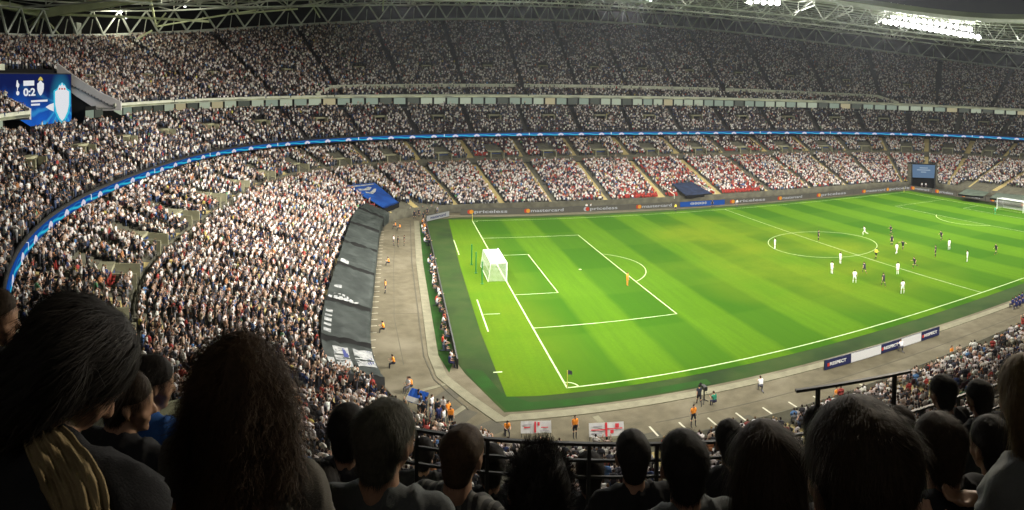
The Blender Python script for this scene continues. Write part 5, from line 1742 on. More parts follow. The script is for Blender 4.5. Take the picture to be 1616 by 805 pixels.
ms = [((1066, 334.5), 'stand', YK, (0, -1), 'steward in yellow standing by the far touchline', None),
      ((1124, 328), 'stand_wide', DK, (0, -1), 'linesman in black at the far touchline below the blue board', None),
      ((1163, 327), 'stand', WT, (.5, -1), 'figure in white by the far touchline right of the tunnel', None),
      ((925.5, 334), 'stand', WT, (0, -1), 'left one of two people in white at the far touchline boards', None),
      ((932, 333), 'walk', WT, (1, -.3), 'right one of two people in white at the far touchline boards', None),
      ((624, 361), 'sit', OK_, (-1, -.1), 'steward in orange, farther of the pair at the far end of the left track', 1),
      ((631, 364), 'sit', OK_, (-1, .1), 'steward in orange, nearer of the pair at the far end of the left track', 1),
      ((614, 419), 'sit_low', OK_, (-1, 0), 'lone orange steward level with the third dark seat cover', 1),
      ((608, 463), 'stand', OK_, (-1, 0), 'orange steward standing beside the dark cover with a white patch', 1),
      ((606, 525), 'sit_low', OK_, (-1, .1), 'orange steward sitting where the cover lettering ends', 1),
      ((622, 580), 'sit_low', OK_, (-1, -.2), 'orange steward beside the navy striped cover', 1),
      ((649, 616), 'sit_low', OK_, (-.8, -.6), 'orange steward in the near left corner of the track', 1),
      ((644, 618), 'sit', WT, (-.7, -.7), 'person in white sitting left of the corner steward', None),
      ((907, 692), 'stand', OK_, (.1, -1), 'orange steward standing between the two white banners', 1),
      ((799, 688), 'kneel', OK_, (.1, -1), 'orange steward crouching at the near track corner', 1),
      ((1094, 673), 'stand_wide', OK_, (.1, -1), 'orange steward standing on the near track below the camera crew', 1),
      ((1320, 634), 'sit', OK_, (.1, -1), 'orange steward seated on the near track under the guard rail', 1),
      ((1501, 566), 'sit', OK_, (.1, -1), 'orange steward at the front of the crowd right of the boards', 1),
      ((621, 388), 'stand', WT, (1, 0), 'person in white standing on the left track, leftmost of three', None),
      ((628, 390), 'stand', BKT, (1, .2), 'person in dark jacket standing on the left track between two others', None),
      ((638, 388), 'stand', BKT, (-1, 0), 'person in dark jacket, rightmost of three on the left track', None),
      ((1201, 618), 'kneel', WT, (.2, 1), 'person in white kneeling alone on the near track', None),
      ((1423, 556), 'kneel', WT, (.2, 1), 'person in white crouching behind the white board', None),
      ((1128, 642), 'sit_low', GN, (-.2, 1), 'cable assistant in green vest crouching right of the cameraman', None),
      ]
for (px, py), pose, kit, face, lab, g_ in ms:
    p_ = on_z(px, py, .01); person(p_[0], p_[1], .01, face, pose, kit, lab, 'stewards in orange on the track' if g_ else None)
# cameraman with a shoulder camera on a pedestal
p_ = on_z(1103, 640, .01); person(p_[0], p_[1], .01, (.2, 1), 'walk', DK, 'cameraman in black leaning over his television camera')
r = empty('television_camera', (p_[0] + .6, p_[1] + .3, 0)); r.scale = (.8, .8, .85); tag(r, 'black television camera on a pedestal beside the near touchline', 'camera')
MB().box((0, 0, 1.45), (.35, .75, .38)).build('camera_body', M['dark_metal'], r); MB().tube([(0, .38, 1.45), (0, .85, 1.5)], [.11, .14], 10).build('lens', M['dark'], r)
MB().tube([(0, 0, .2), (0, 0, 1.26)], .08).build('column', M['dark_metal'], r)
for k in range(3):
    a = k * 2.094; MB().bar((0, 0, .3), (.5 * math.cos(a), .5 * math.sin(a), .04), .07).build('leg', M['dark_metal'], r)
MB().bar((0, -.3, 1.4), (-.1, -.8, 1.2), .04).build('handle', M['dark_metal'], r)

# photographers seated behind the boards of the left goal line
ph_k = [BKT, GRY, DK, WT, NVK, GRY, DK, RED, BKT, OK_]
pc = ['brown', 'grey', 'black', 'white', 'navy', 'grey', 'black', 'red', 'brown', 'orange']
prng = random.Random(11)
runs = [(66, 49, 12), (41, 4.8, 30)]
kk = 0
for (ya, yb, nph) in runs:
    for q in range(nph):
        y = ya + (yb - ya) * (q + prng.uniform(.2, .8)) / nph; x = -9.45 + prng.uniform(-.35, .25)
        c_i = prng.randrange(10); 
        if c_i in (7, 9) and prng.random() < .5: c_i = 3
        person(x, y, .02, (1, prng.uniform(-.3, .3)), prng.choice(('sit_low', 'sit', 'kneel')), ph_k[c_i],
               'photographer in %s behind the left goal boards, %s from the far end' % (pc[c_i], ordn(kk)), 'photographers behind the left goal line')
        kk += 1
# people gathered by the corners of the track
gr1 = [(640, 337), (648, 340), (655, 336), (661, 343), (667, 338), (674, 341), (681, 336), (690, 339), (668, 349), (654, 346)]
for k, (px, py) in enumerate(gr1):
    p_ = on_z(px, py, .01); c_i = (2, 3, 0, 2, 4, 2, 3, 1, 2, 6)[k]
    person(p_[0], p_[1], .01, (prng.uniform(-1, 1), -1), prng.choice(('stand', 'walk', 'stand_wide')), ph_k[c_i], 'person in %s in the far left corner group, %s from the left' % (pc[c_i], ordn(sorted(range(10), key=lambda q: gr1[q][0]).index(k))), 'people standing at the far left corner of the track')
gr2 = [(664, 655), (672, 660), (681, 657), (690, 664), (699, 660), (707, 667), (668, 668), (679, 672), (692, 674), (711, 676), (700, 679), (660, 648)]
for k, (px, py) in enumerate(gr2):
    p_ = on_z(px, py, .01); c_i = (2, 6, 3, 2, 3, 9, 2, 1, 4, 9, 3, 2)[k]
    person(p_[0], p_[1], .01, (prng.uniform(-1, 1), prng.uniform(-1, 1)), prng.choice(('stand', 'fan', 'stand_wide')), ph_k[c_i], 'person in %s in the near left corner group, %s from the left' % (pc[c_i], ordn(sorted(range(12), key=lambda q: gr2[q][0]).index(k))), 'people standing at the near left corner of the track')
# substitutes beside the track on the right
for k, (px, py) in enumerate([(1598, 486), (1603, 483), (1608, 480), (1613, 477), (1604, 489), (1609, 487), (1614, 484), (1618, 480)]):
    p_ = on_z(px, py, .01); person(p_[0], p_[1], .01, (.1, 1), 'sit', NVK, 'navy tracksuited person on the right edge bench, %s one' % ('leftmost in front', 'second from left', 'third from left', 'fourth from left', 'nearest the camera', 'second in the nearer row', 'third in the nearer row', 'rightmost')[k], 'team staff seated beside the near touchline')
for k, (px, py) in enumerate([(1459, 298), (1463, 297)]):
    p_ = on_z(px, py, .01); person(A0[0] + (B0 - A0)[0] * (.45 + .16 * k) - nrm[0] * .9, A0[1] + (B0 - A0)[1] * (.45 + .16 * k) - nrm[1] * .9, .1, (-.5, -1), 'stand', WT, ('left', 'right')[k] + ' one of two people in white under the corner screen', 'people under the corner screen')

# ------------------------------------------------------------------ the front rows around the camera
M['skin_near'] = noisy('skin', (.40, .235, .155), (.33, .185, .12), 30, rough=.55, spec=.35)


def cloth(name, c, c2=None, sc=6, stripe=None, rough=.9):
    mt = principled(name, c, rough, spec=.15); b = mt.node_tree.nodes['Principled BSDF']
    tc = N(mt, 'ShaderNodeTexCoord')
    f = smooth_fac(mt, noise_tex(mt, sc, 5, tc.outputs['Object']), .3, .7)
    col = MIXC(mt, f, c, c2 or tuple(v * .75 for v in c))
    if stripe:
        sp = N(mt, 'ShaderNodeSeparateXYZ'); L(mt, tc.outputs['Object'], sp.inputs[0])
        s = MA(mt, 'SINE', MA(mt, 'MULTIPLY', MA(mt, 'ADD', sp.outputs[0], MA(mt, 'MULTIPLY', sp.outputs[2], .3)), stripe[1]))
        col = MIXC(mt, smooth_fac(mt, s, .2, .6), col, stripe[0])
    L(mt, col, b.inputs['Base Color'])
    bp = N(mt, 'ShaderNodeBump'); bp.inputs['Strength'].default_value = .25; bp.inputs['Distance'].default_value = .01
    L(mt, noise_tex(mt, 260, 2, tc.outputs['Object']), bp.inputs['Height']); L(mt, bp.outputs[0], b.inputs['Normal'])
    return mt


CL = {'black': cloth('black_jumper', (.022, .022, .024)), 'dark': cloth('dark_jacket', (.035, .035, .038)), 'grey': cloth('grey_shirt', (.10, .11, .11), (.075, .08, .085)),
      'stripe': cloth('striped_shirt', (.07, .07, .07), stripe=((.15, .15, .14), 150)), 'khaki': cloth('khaki_top', (.10, .078, .042), (.045, .036, .022), sc=9),
      'blue': cloth('blue_shirt', (.03, .10, .32)), 'red': cloth('red_top', (.30, .012, .012)), 'white': cloth('pale_jacket', (.15, .155, .15), (.10, .105, .10)),
      'taupe': cloth('grey_brown_coat', (.12, .11, .095)), 'jeans': cloth('dark_trousers', (.02, .022, .03))}


def hair_mat(name, c):
    mt = principled(name, c, .7, spec=.18); b = mt.node_tree.nodes['Principled BSDF']
    tc = N(mt, 'ShaderNodeTexCoord')
    L(mt, MIXC(mt, noise_tex(mt, 60, 3, tc.outputs['Object']), tuple(v * .5 for v in c), tuple(min(1, v * 1.7) for v in c)), b.inputs['Base Color'])
    return mt


HM = {'black': hair_mat('black_hair', (.018, .015, .013)), 'dark': hair_mat('dark_brown_hair', (.032, .021, .013)), 'brown': hair_mat('brown_hair', (.055, .033, .018)),
      'grey': hair_mat('grey_hair', (.075, .072, .055)), 'fair': hair_mat('fair_hair', (.13, .085, .035))}


def rotz(a):
    return np.array([[math.cos(a), -math.sin(a), 0], [math.sin(a), math.cos(a), 0], [0, 0, 1.]])


def head_frame(yaw, pitch, roll=0):
    """columns right, forward, up; yaw about Z from +Y (positive = to the left), pitch down positive"""
    R = rotz(yaw)
    f = R @ np.array([0, math.cos(pitch), -math.sin(pitch)]); r = R @ np.array([1, 0, 0.]); u = np.cross(r, f)
    if roll: r, u = r * math.cos(roll) + u * math.sin(roll), u * math.cos(roll) - r * math.sin(roll)
    return r, f, u


HC = np.array([0, .03, 1.165])       # head centre of the seated figure


def head_segs(c, r, f, u, bald=False):
    """skull, jaw, face features"""
    Q = lambda x, y, z: c + r * x + f * y + u * z
    s = [(Q(0, -.022, .03), Q(0, .022, .035), .092, .088, 1), (Q(0, .045, -.02), Q(0, .05, -.045), .066, .056, 1), (Q(0, .05, -.075), Q(0, .065, -.09), .042, .030, 1),
         (Q(-.03, .085, .035), Q(.03, .085, .035), .020, .020, 1),                       # brow
         (Q(0, .098, .02), Q(0, .122, -.018), .011, .015, 1),                            # nose
         (Q(-.012, .108, -.022), Q(.012, .108, -.022), .011, .011, 1),
         (Q(-.02, .096, -.052), Q(.02, .096, -.052), .010, .010, 1), (Q(-.017, .092, -.064), Q(.017, .092, -.064), .010, .010, 1),
         (Q(0, .082, -.095), Q(0, .084, -.098), .022, .020, 1),
         (Q(0, -.03, -.05), Q(0, -.045, -.15), .058, .062, 1)]
    for k in (-1, 1):
        s += [(Q(k * .045, .055, -.015), Q(k * .03, .075, -.03), .032, .026, 1), (Q(k * .085, -.005, .015), Q(k * .088, -.002, -.025), .014, .010, 1), (Q(k * .092, -.016, .018), Q(k * .094, -.014, -.005), .012, .010, 1)]
    return s


def hand_segs(w, d, n, side, curl=.6):
    """palm and five separate, bent fingers; d = direction of the hand, n = back of the hand, side = towards the thumb"""
    s = [(w, w + d * .05, .026, .026, 1), (w + side * .018, w + d * .075 + side * .026, .018, .018, 1), (w - side * .018, w + d * .07 - side * .024, .018, .016, 1), (w + d * .02, w + d * .08, .026, .020, 1)]
    for k, (off_, ln) in enumerate(((.030, .068), (.010, .078), (-.011, .072), (-.031, .056))):
        a = w + d * .085 + side * off_; dr = d
        for j in range(3):
            ca, sa = math.cos(curl * (j + .4) * .8), math.sin(curl * (j + .4) * .8)
            dj = d * ca - n * sa; b = a + dj * ln * (.45, .32, .26)[j]
            s.append((a, b, .0090 - .0008 * j, .0085 - .0008 * j, 1)); a = b
    a = w + d * .02 + side * .03; b = a + (d * .6 + side * .7 - n * .2) * .042; c = b + (d * .85 + side * .15 - n * .4) * .032
    s += [(a, b, .012, .010, 1), (b, c, .010, .0085, 1)]
    return s


def seated(yaw_h=0, pitch_h=0, roll_h=0, lean=.05, arms='lap', child=1.0, shoulder_up=0.0, head_off=(0, 0, 0), width=1.0):
    """returns (skin segs, shirt segs, trouser segs, head frame, head centre) with floor at z=0, hips at .5"""
    up = np.array([0, math.sin(lean), math.cos(lean)]); fw = np.array([0, math.cos(lean), -math.sin(lean)]); P0 = np.array([0, 0, .50])
    skin, shirt, tro = [], [], []
    nk = P0 + up * .53
    hd = P0 + up * .665 + fw * .03 + np.array(head_off)
    r, f, u = head_frame(yaw_h, pitch_h, roll_h)
    skin += head_segs(hd, r, f, u)
    skin.append((nk - up * .05, hd - u * .06 - f * .02, .062, .058, 1))
    for k, sx in enumerate((-1, 1)):
        X = np.array([sx, 0, 0.]) * width
        skin.append((P0 + X * .07, P0 + up * .40 + X * .09, .09, .10, 1)); skin.append((P0 + up * .40, P0 + up * (.46 + shoulder_up) + X * .15, .06, .055, 1))
        shirt += [(P0 + X * .085, P0 + up * .22 + X * .08, .135, .125, 0), (P0 + up * .20 + X * .08, P0 + up * .40 + X * .105, .125, .125, 0),
                  (P0 + up * .40 - fw * .02, P0 + up * (.455 + shoulder_up) + X * .155, .095, .082, 0), (nk - up * .085, nk + X * .02 - up * .02 - fw * .01, .09, .062, 0),
                  (nk - up * .05 - fw * .02, P0 + up * (.455 + shoulder_up) + X * .10, .075, .085, 0)]
        sh = P0 + up * (.455 + shoulder_up) + X * .175
        a_ = arms if isinstance(arms, str) else arms[k]
        if a_ == 'lap': el = sh + np.array([sx * .05, .07, -.26]); wr = el + np.array([-sx * .10, .22, -.02])
        elif a_ == 'face': el = sh + np.array([sx * .02, .20, -.20]); wr = el + np.array([-sx * .06, .10, .21])
        elif a_ == 'fwd': el = sh + np.array([sx * .04, .20, -.17]); wr = el + np.array([-sx * .02, .23, .02])
        skin += [(sh, el, .045, .038, 1), (el, wr, .038, .026, 1)]
        shirt += [(sh, el, .072, .056, 0), (el, el + (wr - el) * .85, .055, .042, 0)]
        d = (wr - el); d /= np.linalg.norm(d); n = np.cross(d, np.array([sx, 0, 0.])) * sx; n /= np.linalg.norm(n) + 1e-9
        side = np.cross(d, n); side /= np.linalg.norm(side)
        if side[0] * sx > 0: side = -side
        skin += hand_segs(wr, d, n, side, .7)
        hip = P0 + X * .10; kn = hip + np.array([sx * .04, .43, .02]); an = kn + np.array([0, -.02, -.43])
        skin += [(hip, kn, .07, .05, 1), (kn, an, .045, .035, 1), (an, an + np.array([0, .16, -.01]), .035, .028, 1)]
        tro += [(hip - np.array([0, .02, 0]), kn, .10, .075, 3), (kn, an + np.array([0, 0, .04]), .072, .055, 3)]
    return skin, shirt, tro, (r, f, u), hd


def crinkle(me, amp, sc=(9, 9, 5), seed=0):
    n = len(me.vertices); co = np.zeros(n * 3); me.vertices.foreach_get('co', co); co = co.reshape(-1, 3)
    nr = np.zeros(n * 3, np.float32); me.vertices.foreach_get('normal', nr); nr = nr.reshape(-1, 3)
    def fold(x, y, z):
        w = noise.noise(Vector((x * 2.5, y * 2.5, z * 2.5 + seed))) * .35
        a_ = 1 - abs(noise.noise(Vector(((x + z * .5 + w) * 7, y * 4, (z - x * .6) * 3.0 + seed)))) * 2.2
        b_ = 1 - abs(noise.noise(Vector(((x - z * .7 + w) * 15, y * 9, (z + x * .4) * 6 + seed)))) * 2.2
        return max(a_, -.3) ** 3 * .8 + max(b_, 0) ** 2 * .35 - .35
    h = np.array([fold(x, y, z) for x, y, z in co])
    me.vertices.foreach_set('co', (co + nr * (h * amp)[:, None]).astype(np.float32).ravel()); me.update()


def hair_mesh(style, fr, hd, seed=0, vol=1.0):
    """shell that hugs the skull plus a few thousand strands"""
    r, f, u = fr; rg = random.Random(seed)
    Q = lambda x, y, z: hd + r * x + f * y + u * z
    v = vol
    segs = [(Q(0, -.035, .045), Q(0, .010, .058), .098 * v, .092 * v, 2), (Q(0, -.045, .0), Q(0, -.05, -.045), .082 * v, .070 * v, 2)]
    if style == 'short' or style == 'spiky' or style == 'crop': pass
    if style == 'bob':
        segs += [(Q(k * .05, -.04, .02), Q(k * .06, -.045, -.11), .07 * v, .05, 2) for k in (-1, 1)] + [(Q(0, -.06, -.02), Q(0, -.07, -.12), .08, .06, 2)]
    if style == 'long':
        segs += [(Q(k * .055, -.03, .02), Q(k * .075, -.05, -.20), .065, .05, 2) for k in (-1, 1)] + [(Q(0, -.06, 0), Q(0, -.10, -.30), .085, .07, 2)]
    if style == 'curly':
        segs += [(Q(k * .06, -.03, .04), Q(k * .10, -.04, -.14), .080, .075, 2) for k in (-1, 1)] + [(Q(0, -.06, .02), Q(0, -.09, -.24), .105, .10, 2), (Q(-.07, -.05, -.12), Q(.07, -.05, -.12), .07, .07, 2), (Q(0, -.02, .07), Q(0, -.05, .06), .10, .10, 2)]
    if style == 'bun':
        segs += [(Q(0, -.13, .06), Q(0, -.15, .07), .045, .05, 2), (Q(0, -.05, -.05), Q(0, -.06, -.08), .07, .055, 2)]
    me, _ = grow('hair', segs, .012, 2, 12, 5)
    me.materials.append(None)
    V = []; F = []
    me.calc_loop_triangles()
    polys = list(me.polygons); ar = [p.area for p in polys]; tot = sum(ar)
    # strand length, count, half width, lift from the scalp, waviness
    ln, cnt, wd, lift, wav = {'short': (.028, 9000, .0007, .16, .003), 'crop': (.010, 6000, .0006, .30, .001), 'spiky': (.040, 7000, .0009, .70, .004), 'bob': (.075, 9000, .0008, .06, .004),
                         'long': (.11, 9000, .0008, .05, .004), 'curly': (.070, 13000, .0010, .42, .020), 'bun': (.04, 5000, .0011, .06, .002)}[style]
    cum = np.cumsum(ar); dn = -u
    base_dir = (dn * 1.0 - f * .25) if style not in ('spiky',) else (u * .8 + r * .2)
    for k in range(cnt):
        p = polys[int(np.searchsorted(cum, rg.random() * tot))]
        c = np.array(p.center) + np.array([rg.uniform(-1, 1) for _ in range(3)]) * .006; nn_ = np.array(p.normal)
        rel = (c - hd)
        if rel @ f > .078 and rel @ u < .05: continue
        l = ln * rg.uniform(.6, 1.35)
        clump = np.array([noise.noise(Vector(c * 45) + Vector((q * 7.7, 0, 0))) for q in range(3)])
        out = nn_ if style != 'curly' else nn_ * (1 + .6 * clump[0])
        tg = base_dir - nn_ * (base_dir @ nn_); tg = tg / (np.linalg.norm(tg) + .2) + np.array([rg.gauss(0, .16) for _ in range(3)]) + clump * (.9 if style in ('curly', 'spiky') else .45)
        if rel @ u > .07 and style not in ('spiky',): tg = tg + (-f) * .5 + r * (.5 if rel @ r > 0 else -.5)
        d = tg * (1 - lift * .5) + out * lift; d /= np.linalg.norm(d) + 1e-9
        side = np.cross(d, nn_ + 1e-3); side /= np.linalg.norm(side) + 1e-9
        ns = 5 if wav > .008 else 3; n0 = len(V); ph_ = rg.uniform(0, 6.28)
        for j in range(ns + 1):
            t_ = j / ns; q = c + d * l * t_ - nn_ * (l * .25 * t_ * t_) + dn * (l * .25 * t_ * t_ if style != 'spiky' else 0)
            q = q + side * wav * math.sin(ph_ + t_ * 7) * t_ + nn_ * wav * (.5 + .5 * math.cos(ph_ + t_ * 7)) * t_
            w_ = wd * (1 - .8 * t_)
            V += [q - side * w_, q + side * w_]
        F += [(n0 + 2 * j, n0 + 2 * j + 1, n0 + 2 * j + 3, n0 + 2 * j + 2) for j in range(ns)]
    n = len(me.vertices); co = np.zeros(n * 3, np.float32); me.vertices.foreach_get('co', co)
    fs = [tuple(p.vertices) for p in me.polygons]
    allv = [tuple(x) for x in co.reshape(-1, 3)] + [tuple(x) for x in V]; fs += [tuple(i + n for i in q) for q in F]
    out = bpy.data.meshes.new('hair'); out.from_pydata(allv, [], fs); out.update()
    out.polygons.foreach_set('use_smooth', np.ones(len(out.polygons), bool))
    bpy.data.meshes.remove(me)
    return out


BODY_AZ = YAW + .05
_np = {}


def near_person(px, py, wpx, label, hair='short', hcol='black', shirt='black', wm=.185, yaw=0, pitch=.05, roll=0, body_yaw=0, lean=.05, arms='lap', bare_arms=False, scale=None, vol=1.0, extra=None, group='spectators in the rows in front of the camera', seed=0, top=None, fine=False, dist=None, head_off=(0, 0, 0), width=1.0):
    rdist = dist or wm * 1034 / wpx
    if top is not None: py = top + {'curly': .168, 'spiky': .178, 'crop': .145}.get(hair, .152) * (scale or 1) * vol * 1034 / rdist
    H = at_dist(px, py, rdist)
    sc = scale or 1.0
    key = (yaw, pitch, roll, lean, str(arms), bare_arms, fine, head_off, width)
    if key not in _np:
        sk, sh, tr_, fr, hd = seated(yaw, pitch, roll, lean, arms, head_off=head_off, width=width)
        vx = .0085 if fine else .013
        bme, _ = grow('person', sk, vx, 2, 12, 5); bme.materials.clear(); bme.materials.append(M['skin_near'])
        if bare_arms: sh = [s for q, s in enumerate(sh) if (q % 7) not in (6,)]
        sme, _ = grow('shirt', sh, .014, 4, 12, 5); crinkle(sme, .021)
        tme, _ = grow('trousers', tr_, .024, 2, 10, 4)
        _np[key] = (bme, sme, tme, fr, hd)
    bme, sme, tme, fr, hd = _np[key]
    az = BODY_AZ + body_yaw - math.pi / 2
    R = rotz(az)
    locv = H - R @ (hd * sc)
    body = bpy.data.objects.new('person', bme); link(body); body.location = locv; body.rotation_euler = (0, 0, az); body.scale = (sc,) * 3
    tag(body, label, 'person', group)
    s2 = sme.copy(); s2.materials.clear(); s2.materials.append(CL[shirt]); so = bpy.data.objects.new('shirt', s2); link(so); so.parent = body
    t2 = bpy.data.objects.new('trousers', tme); link(t2); t2.parent = body
    if not tme.materials: tme.materials.append(CL['jeans'])
    hk = ('h', hair, key, seed % 3, vol)
    if hk not in _np: _np[hk] = hair_mesh(hair, fr, hd, seed % 3, vol)
    hme = _np[hk].copy(); hme.materials.clear(); hme.materials.append(HM[hcol]); ho = bpy.data.objects.new('hair', hme); link(ho); ho.parent = body
    # eyes
    r, f, u = fr
    for k in (-1, 1):
        cpt = hd + r * k * .031 + f * .078 + u * .012
        v_, f_ = capsule(cpt, cpt + f * .001, .0135, .0135, 8, 3)
        eo = obj_np('eye', v_, f_, EYE, body, True)
    return body, R, locv, sc, fr, hd


EYE = principled('eye_white', (.55, .52, .48), .25)

# head centres, widths in the photograph's pixels
FR = [
    # px, py, width, label, kwargs
    (1355, 718, 178, 'large dark haired head nearest the camera, second from the right edge', dict(top=622, hair='short', hcol='dark', shirt='black', vol=1.06, wm=.205, seed=1)),
    (1207, 728, 104, 'person with long straight dark hair, left of the largest head on the right', dict(top=663, hair='long', hcol='dark', shirt='black', wm=.20, seed=0)),
    (1480, 716, 78, 'dark haired spectator partly hidden behind the largest head on the right', dict(top=650, hair='short', hcol='dark', shirt='black', wm=.19, seed=2)),
    (1078, 722, 76, 'spectator with short dark hair and pale edged grey top in the middle', dict(top=678, hair='short', hcol='black', shirt='grey', seed=1, wm=.19)),
    (998, 715, 52, 'spectator with small round dark head left of the grey topped one', dict(top=680, hair='crop', hcol='black', shirt='black', seed=2, wm=.175)),
    (1151, 692, 46, 'dark haired spectator two rows down between two nearer heads', dict(top=662, hair='short', hcol='black', shirt='black', seed=0)),
    (850, 742, 112, 'spectator with ragged spiky black hair in the lower middle', dict(top=690, hair='spiky', hcol='black', shirt='black', wm=.215, seed=1, vol=1.02)),
    (730, 718, 64, 'man with cropped hair and sloping striped shirt shoulders', dict(top=672, hair='crop', hcol='brown', shirt='stripe', seed=1, body_yaw=-.45, pitch=.15, wm=.18)),
    (608, 692, 96, 'man with short grey hair in a grey shirt', dict(top=628, hair='short', hcol='grey', shirt='grey', seed=2, wm=.20, yaw=-.45, pitch=.1)),
    (548, 672, 60, 'dark haired person behind the grey haired man in a dark jacket', dict(top=636, hair='short', hcol='black', shirt='dark', seed=0, wm=.19)),
    (385, 640, 178, 'woman with a mass of long curly dark hair in a grey coat', dict(top=520, hair='curly', hcol='brown', shirt='taupe', wm=.30, seed=1, pitch=.1, lean=.03)),
    (775, 722, 44, 'small dark haired spectator left of the spiky haired one', dict(top=700, hair='short', hcol='black', shirt='black', seed=1)),
    (668, 706, 34, 'far dark head right of the grey haired man', dict(top=690, hair='short', hcol='black', shirt='dark', seed=2)),
    (1290, 660, 42, 'dark head showing above the left side of the largest head', dict(top=640, hair='bob', hcol='black', shirt='taupe', seed=0)),
    (1487, 608, 31, 'small dark head at the rail in front of the white crowd, left one', dict(top=590, hair='short', hcol='black', shirt='black', seed=0, dist=5.0, wm=.18)),
    (1545, 618, 32, 'small dark head at the rail in front of the white crowd, right one', dict(top=598, hair='short', hcol='black', shirt='black', seed=2, dist=5.0)),
    (1563, 700, 62, 'shadowed spectator left of the fair haired profile at the right edge', dict(top=655, hair='short', hcol='black', shirt='black', seed=1)),
    (930, 735, 44, 'dark spectator leaning between the spiky haired and the round head', dict(top=712, hair='short', hcol='black', shirt='black', seed=0)),
    (505, 756, 60, 'shoulder of a person in a dark jacket behind the curly haired woman', dict(top=728, hair='short', hcol='black', shirt='dark', seed=2, wm=.18)),
    (1420, 660, 40, 'dark head beside the right shoulder of the largest head', dict(top=640, hair='short', hcol='dark', shirt='dark', seed=1)),
]
for (px, py, w, lab, kw) in FR: near_person(px, py, w, lab, **kw)
# profiles
wb_ = near_person(112, 560, 182, 'woman with thick black hair leaning forward, khaki shawl over her shoulder', top=456, hair='bob', hcol='black', shirt='black', wm=.235, yaw=-.85, pitch=.75, lean=.30, body_yaw=.1, arms='lap', bare_arms=True, vol=1.10, fine=True, seed=1)
near_person(203, 636, 66, 'boy with short dark hair in profile, ear and cheek lit', top=583, hair='short', hcol='dark', shirt='black', wm=.16, scale=.86, yaw=-1.05, pitch=.10, fine=True, seed=1)
near_person(238, 600, 56, 'dark haired spectator in a blue shirt behind the boy', top=557, hair='short', hcol='black', shirt='blue', wm=.17, yaw=-.8, pitch=.15, seed=0)
near_person(1624, 632, 92, 'fair haired person in a pale jacket, face turned away at the right edge', top=556, hair='bob', hcol='fair', shirt='white', wm=.19, yaw=-.25, pitch=.1, lean=.02, arms='lap', fine=True, seed=2, body_yaw=.2)
near_person(-8, 495, 60, 'face of a person with lit cheek at the left edge', top=452, hair='short', hcol='dark', shirt='black', wm=.18, yaw=-1.1, pitch=.1, fine=True, seed=1)
near_person(462, 790, 60, 'person in a red top low behind the curly haired woman', hair='short', hcol='black', shirt='red', wm=.17, dist=1.9, seed=0) if False else None

# ------------------------------------------------------------------ guard rails along the tier front
def guard(p0, p1, zt, label, posts=2, bars=1, group=None, drop=1.0, w=.05):
    a = np.array(p0, float); b = np.array(p1, float)
    r = empty('guard_rail', a); tag(r, label, 'rail', group)
    for k in range(bars):
        MB().bar(np.zeros(3) - [0, 0, k * .11], b - a - [0, 0, k * .11], w if k == 0 else w * .6, w * .7).build('rail', M['dark_metal'], r)
    for k in range(posts):
        q = (b - a) * ((k + .5) / posts * .9 + .05) if posts > 2 else (b - a) * ((.18, .85)[k])
        MB().bar(q, q - np.array([0, 0, drop]), w * .9).build('post', M['dark_metal'], r)
    return r


p0 = at_dist(1256, 617, 4.5); p1 = at_dist(1437, 586, 4.5 * 1.10)
guard(p0, p1, 0, 'raised dark guard rail on two posts above the right hand heads', 2, 1, drop=.62, w=.028)
xs = [(560, 690), (640, 676), (740, 690), (900, 700), (1060, 700), (1180, 694), (1330, 676), (1440, 650), (1525, 622), (1640, 585)]
for k in range(len(xs) - 1):
    az0 = 4.35
    def rd(px): return 4.1 / max(.3, math.cos((px - 720) / FPX))
    a = at_dist(*xs[k], rd(xs[k][0])); b = at_dist(*xs[k + 1], rd(xs[k + 1][0]))
    guard(a, b, 0, '%s section of the low balcony rail in front of the first row, from the left' % ordn(k), 2, 3, 'balcony rail sections', drop=.75, w=.026)

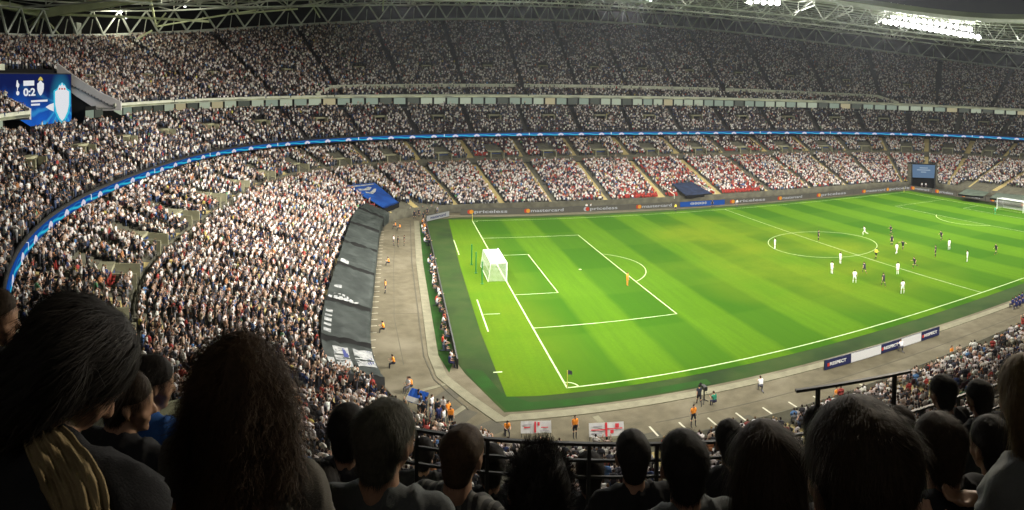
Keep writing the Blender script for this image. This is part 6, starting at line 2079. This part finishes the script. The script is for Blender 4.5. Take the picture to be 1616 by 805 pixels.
# a khaki shawl lying in folds over the leaning woman's shoulder
from mathutils.bvhtree import BVHTree
bpy.context.view_layer.update()
_sh = [c for c in wb_[0].children if c.name.startswith('shirt')][0]
_mw = _sh.matrix_world
_bv = BVHTree.FromPolygons([_mw @ v.co for v in _sh.data.vertices], [tuple(p.vertices) for p in _sh.data.polygons])
ctr = [(58, 672, 30), (78, 700, 40), (98, 735, 44), (118, 775, 46), (132, 815, 44), (140, 850, 40)]
nu_, nv_ = 30, 40; V = []; last = 1.1
for i in range(nv_ + 1):
    f = i / nv_ * (len(ctr) - 1); k = min(int(f), len(ctr) - 2); g = f - k
    cx_, cy_, hw = [ctr[k][q] * (1 - g) + ctr[k + 1][q] * g for q in range(3)]
    for j in range(nu_ + 1):
        w_ = (j / nu_ - .5) * 2
        px_, py_ = cx_ + w_ * hw * .92, cy_ - w_ * hw * .42
        d = ray(px_, py_); d = d / np.linalg.norm(d)
        hit = _bv.ray_cast(Vector(CAM), Vector(d))
        if hit[0] is not None: last = hit[3]
        fold_ = .010 + .007 * math.sin(w_ * 13 + 1.2 * math.sin(f * 1.7)) + .004 * math.sin(w_ * 27 + f * 2)
        V.append(CAM + d * (last - fold_ - .006))
F = [(i * (nu_ + 1) + j, (i + 1) * (nu_ + 1) + j, (i + 1) * (nu_ + 1) + j + 1, i * (nu_ + 1) + j + 1) for i in range(nv_) for j in range(nu_)]
shawl = obj_np('shawl', V, F, cloth('khaki_shawl', (.26, .20, .11), (.15, .115, .06), sc=14), None, True)
so_ = shawl.modifiers.new('thick', 'SOLIDIFY'); so_.thickness = .006
shawl.parent = wb_[0]; shawl.matrix_parent_inverse = wb_[0].matrix_world.inverted()

# ------------------------------------------------------------------ thin night haze under the floodlights
hz = bpy.data.materials.new('night_haze'); hz.use_nodes = True
hz.node_tree.nodes.remove(hz.node_tree.nodes['Principled BSDF'])
pv = hz.node_tree.nodes.new('ShaderNodeVolumePrincipled'); pv.inputs['Density'].default_value = .00013; pv.inputs['Color'].default_value = (.88, .93, 1, 1)
pv.inputs['Anisotropy'].default_value = .55
hz.node_tree.links.new(pv.outputs[0], hz.node_tree.nodes['Material Output'].inputs['Volume'])
ho_ = MB().box((60, 40, 37.65), (960, 930, 78)).build('haze', hz)
tag(ho_, 'faint haze hanging in the floodlit air of the stadium', 'haze', kind='stuff')
scene.cycles.volume_bounces = 0
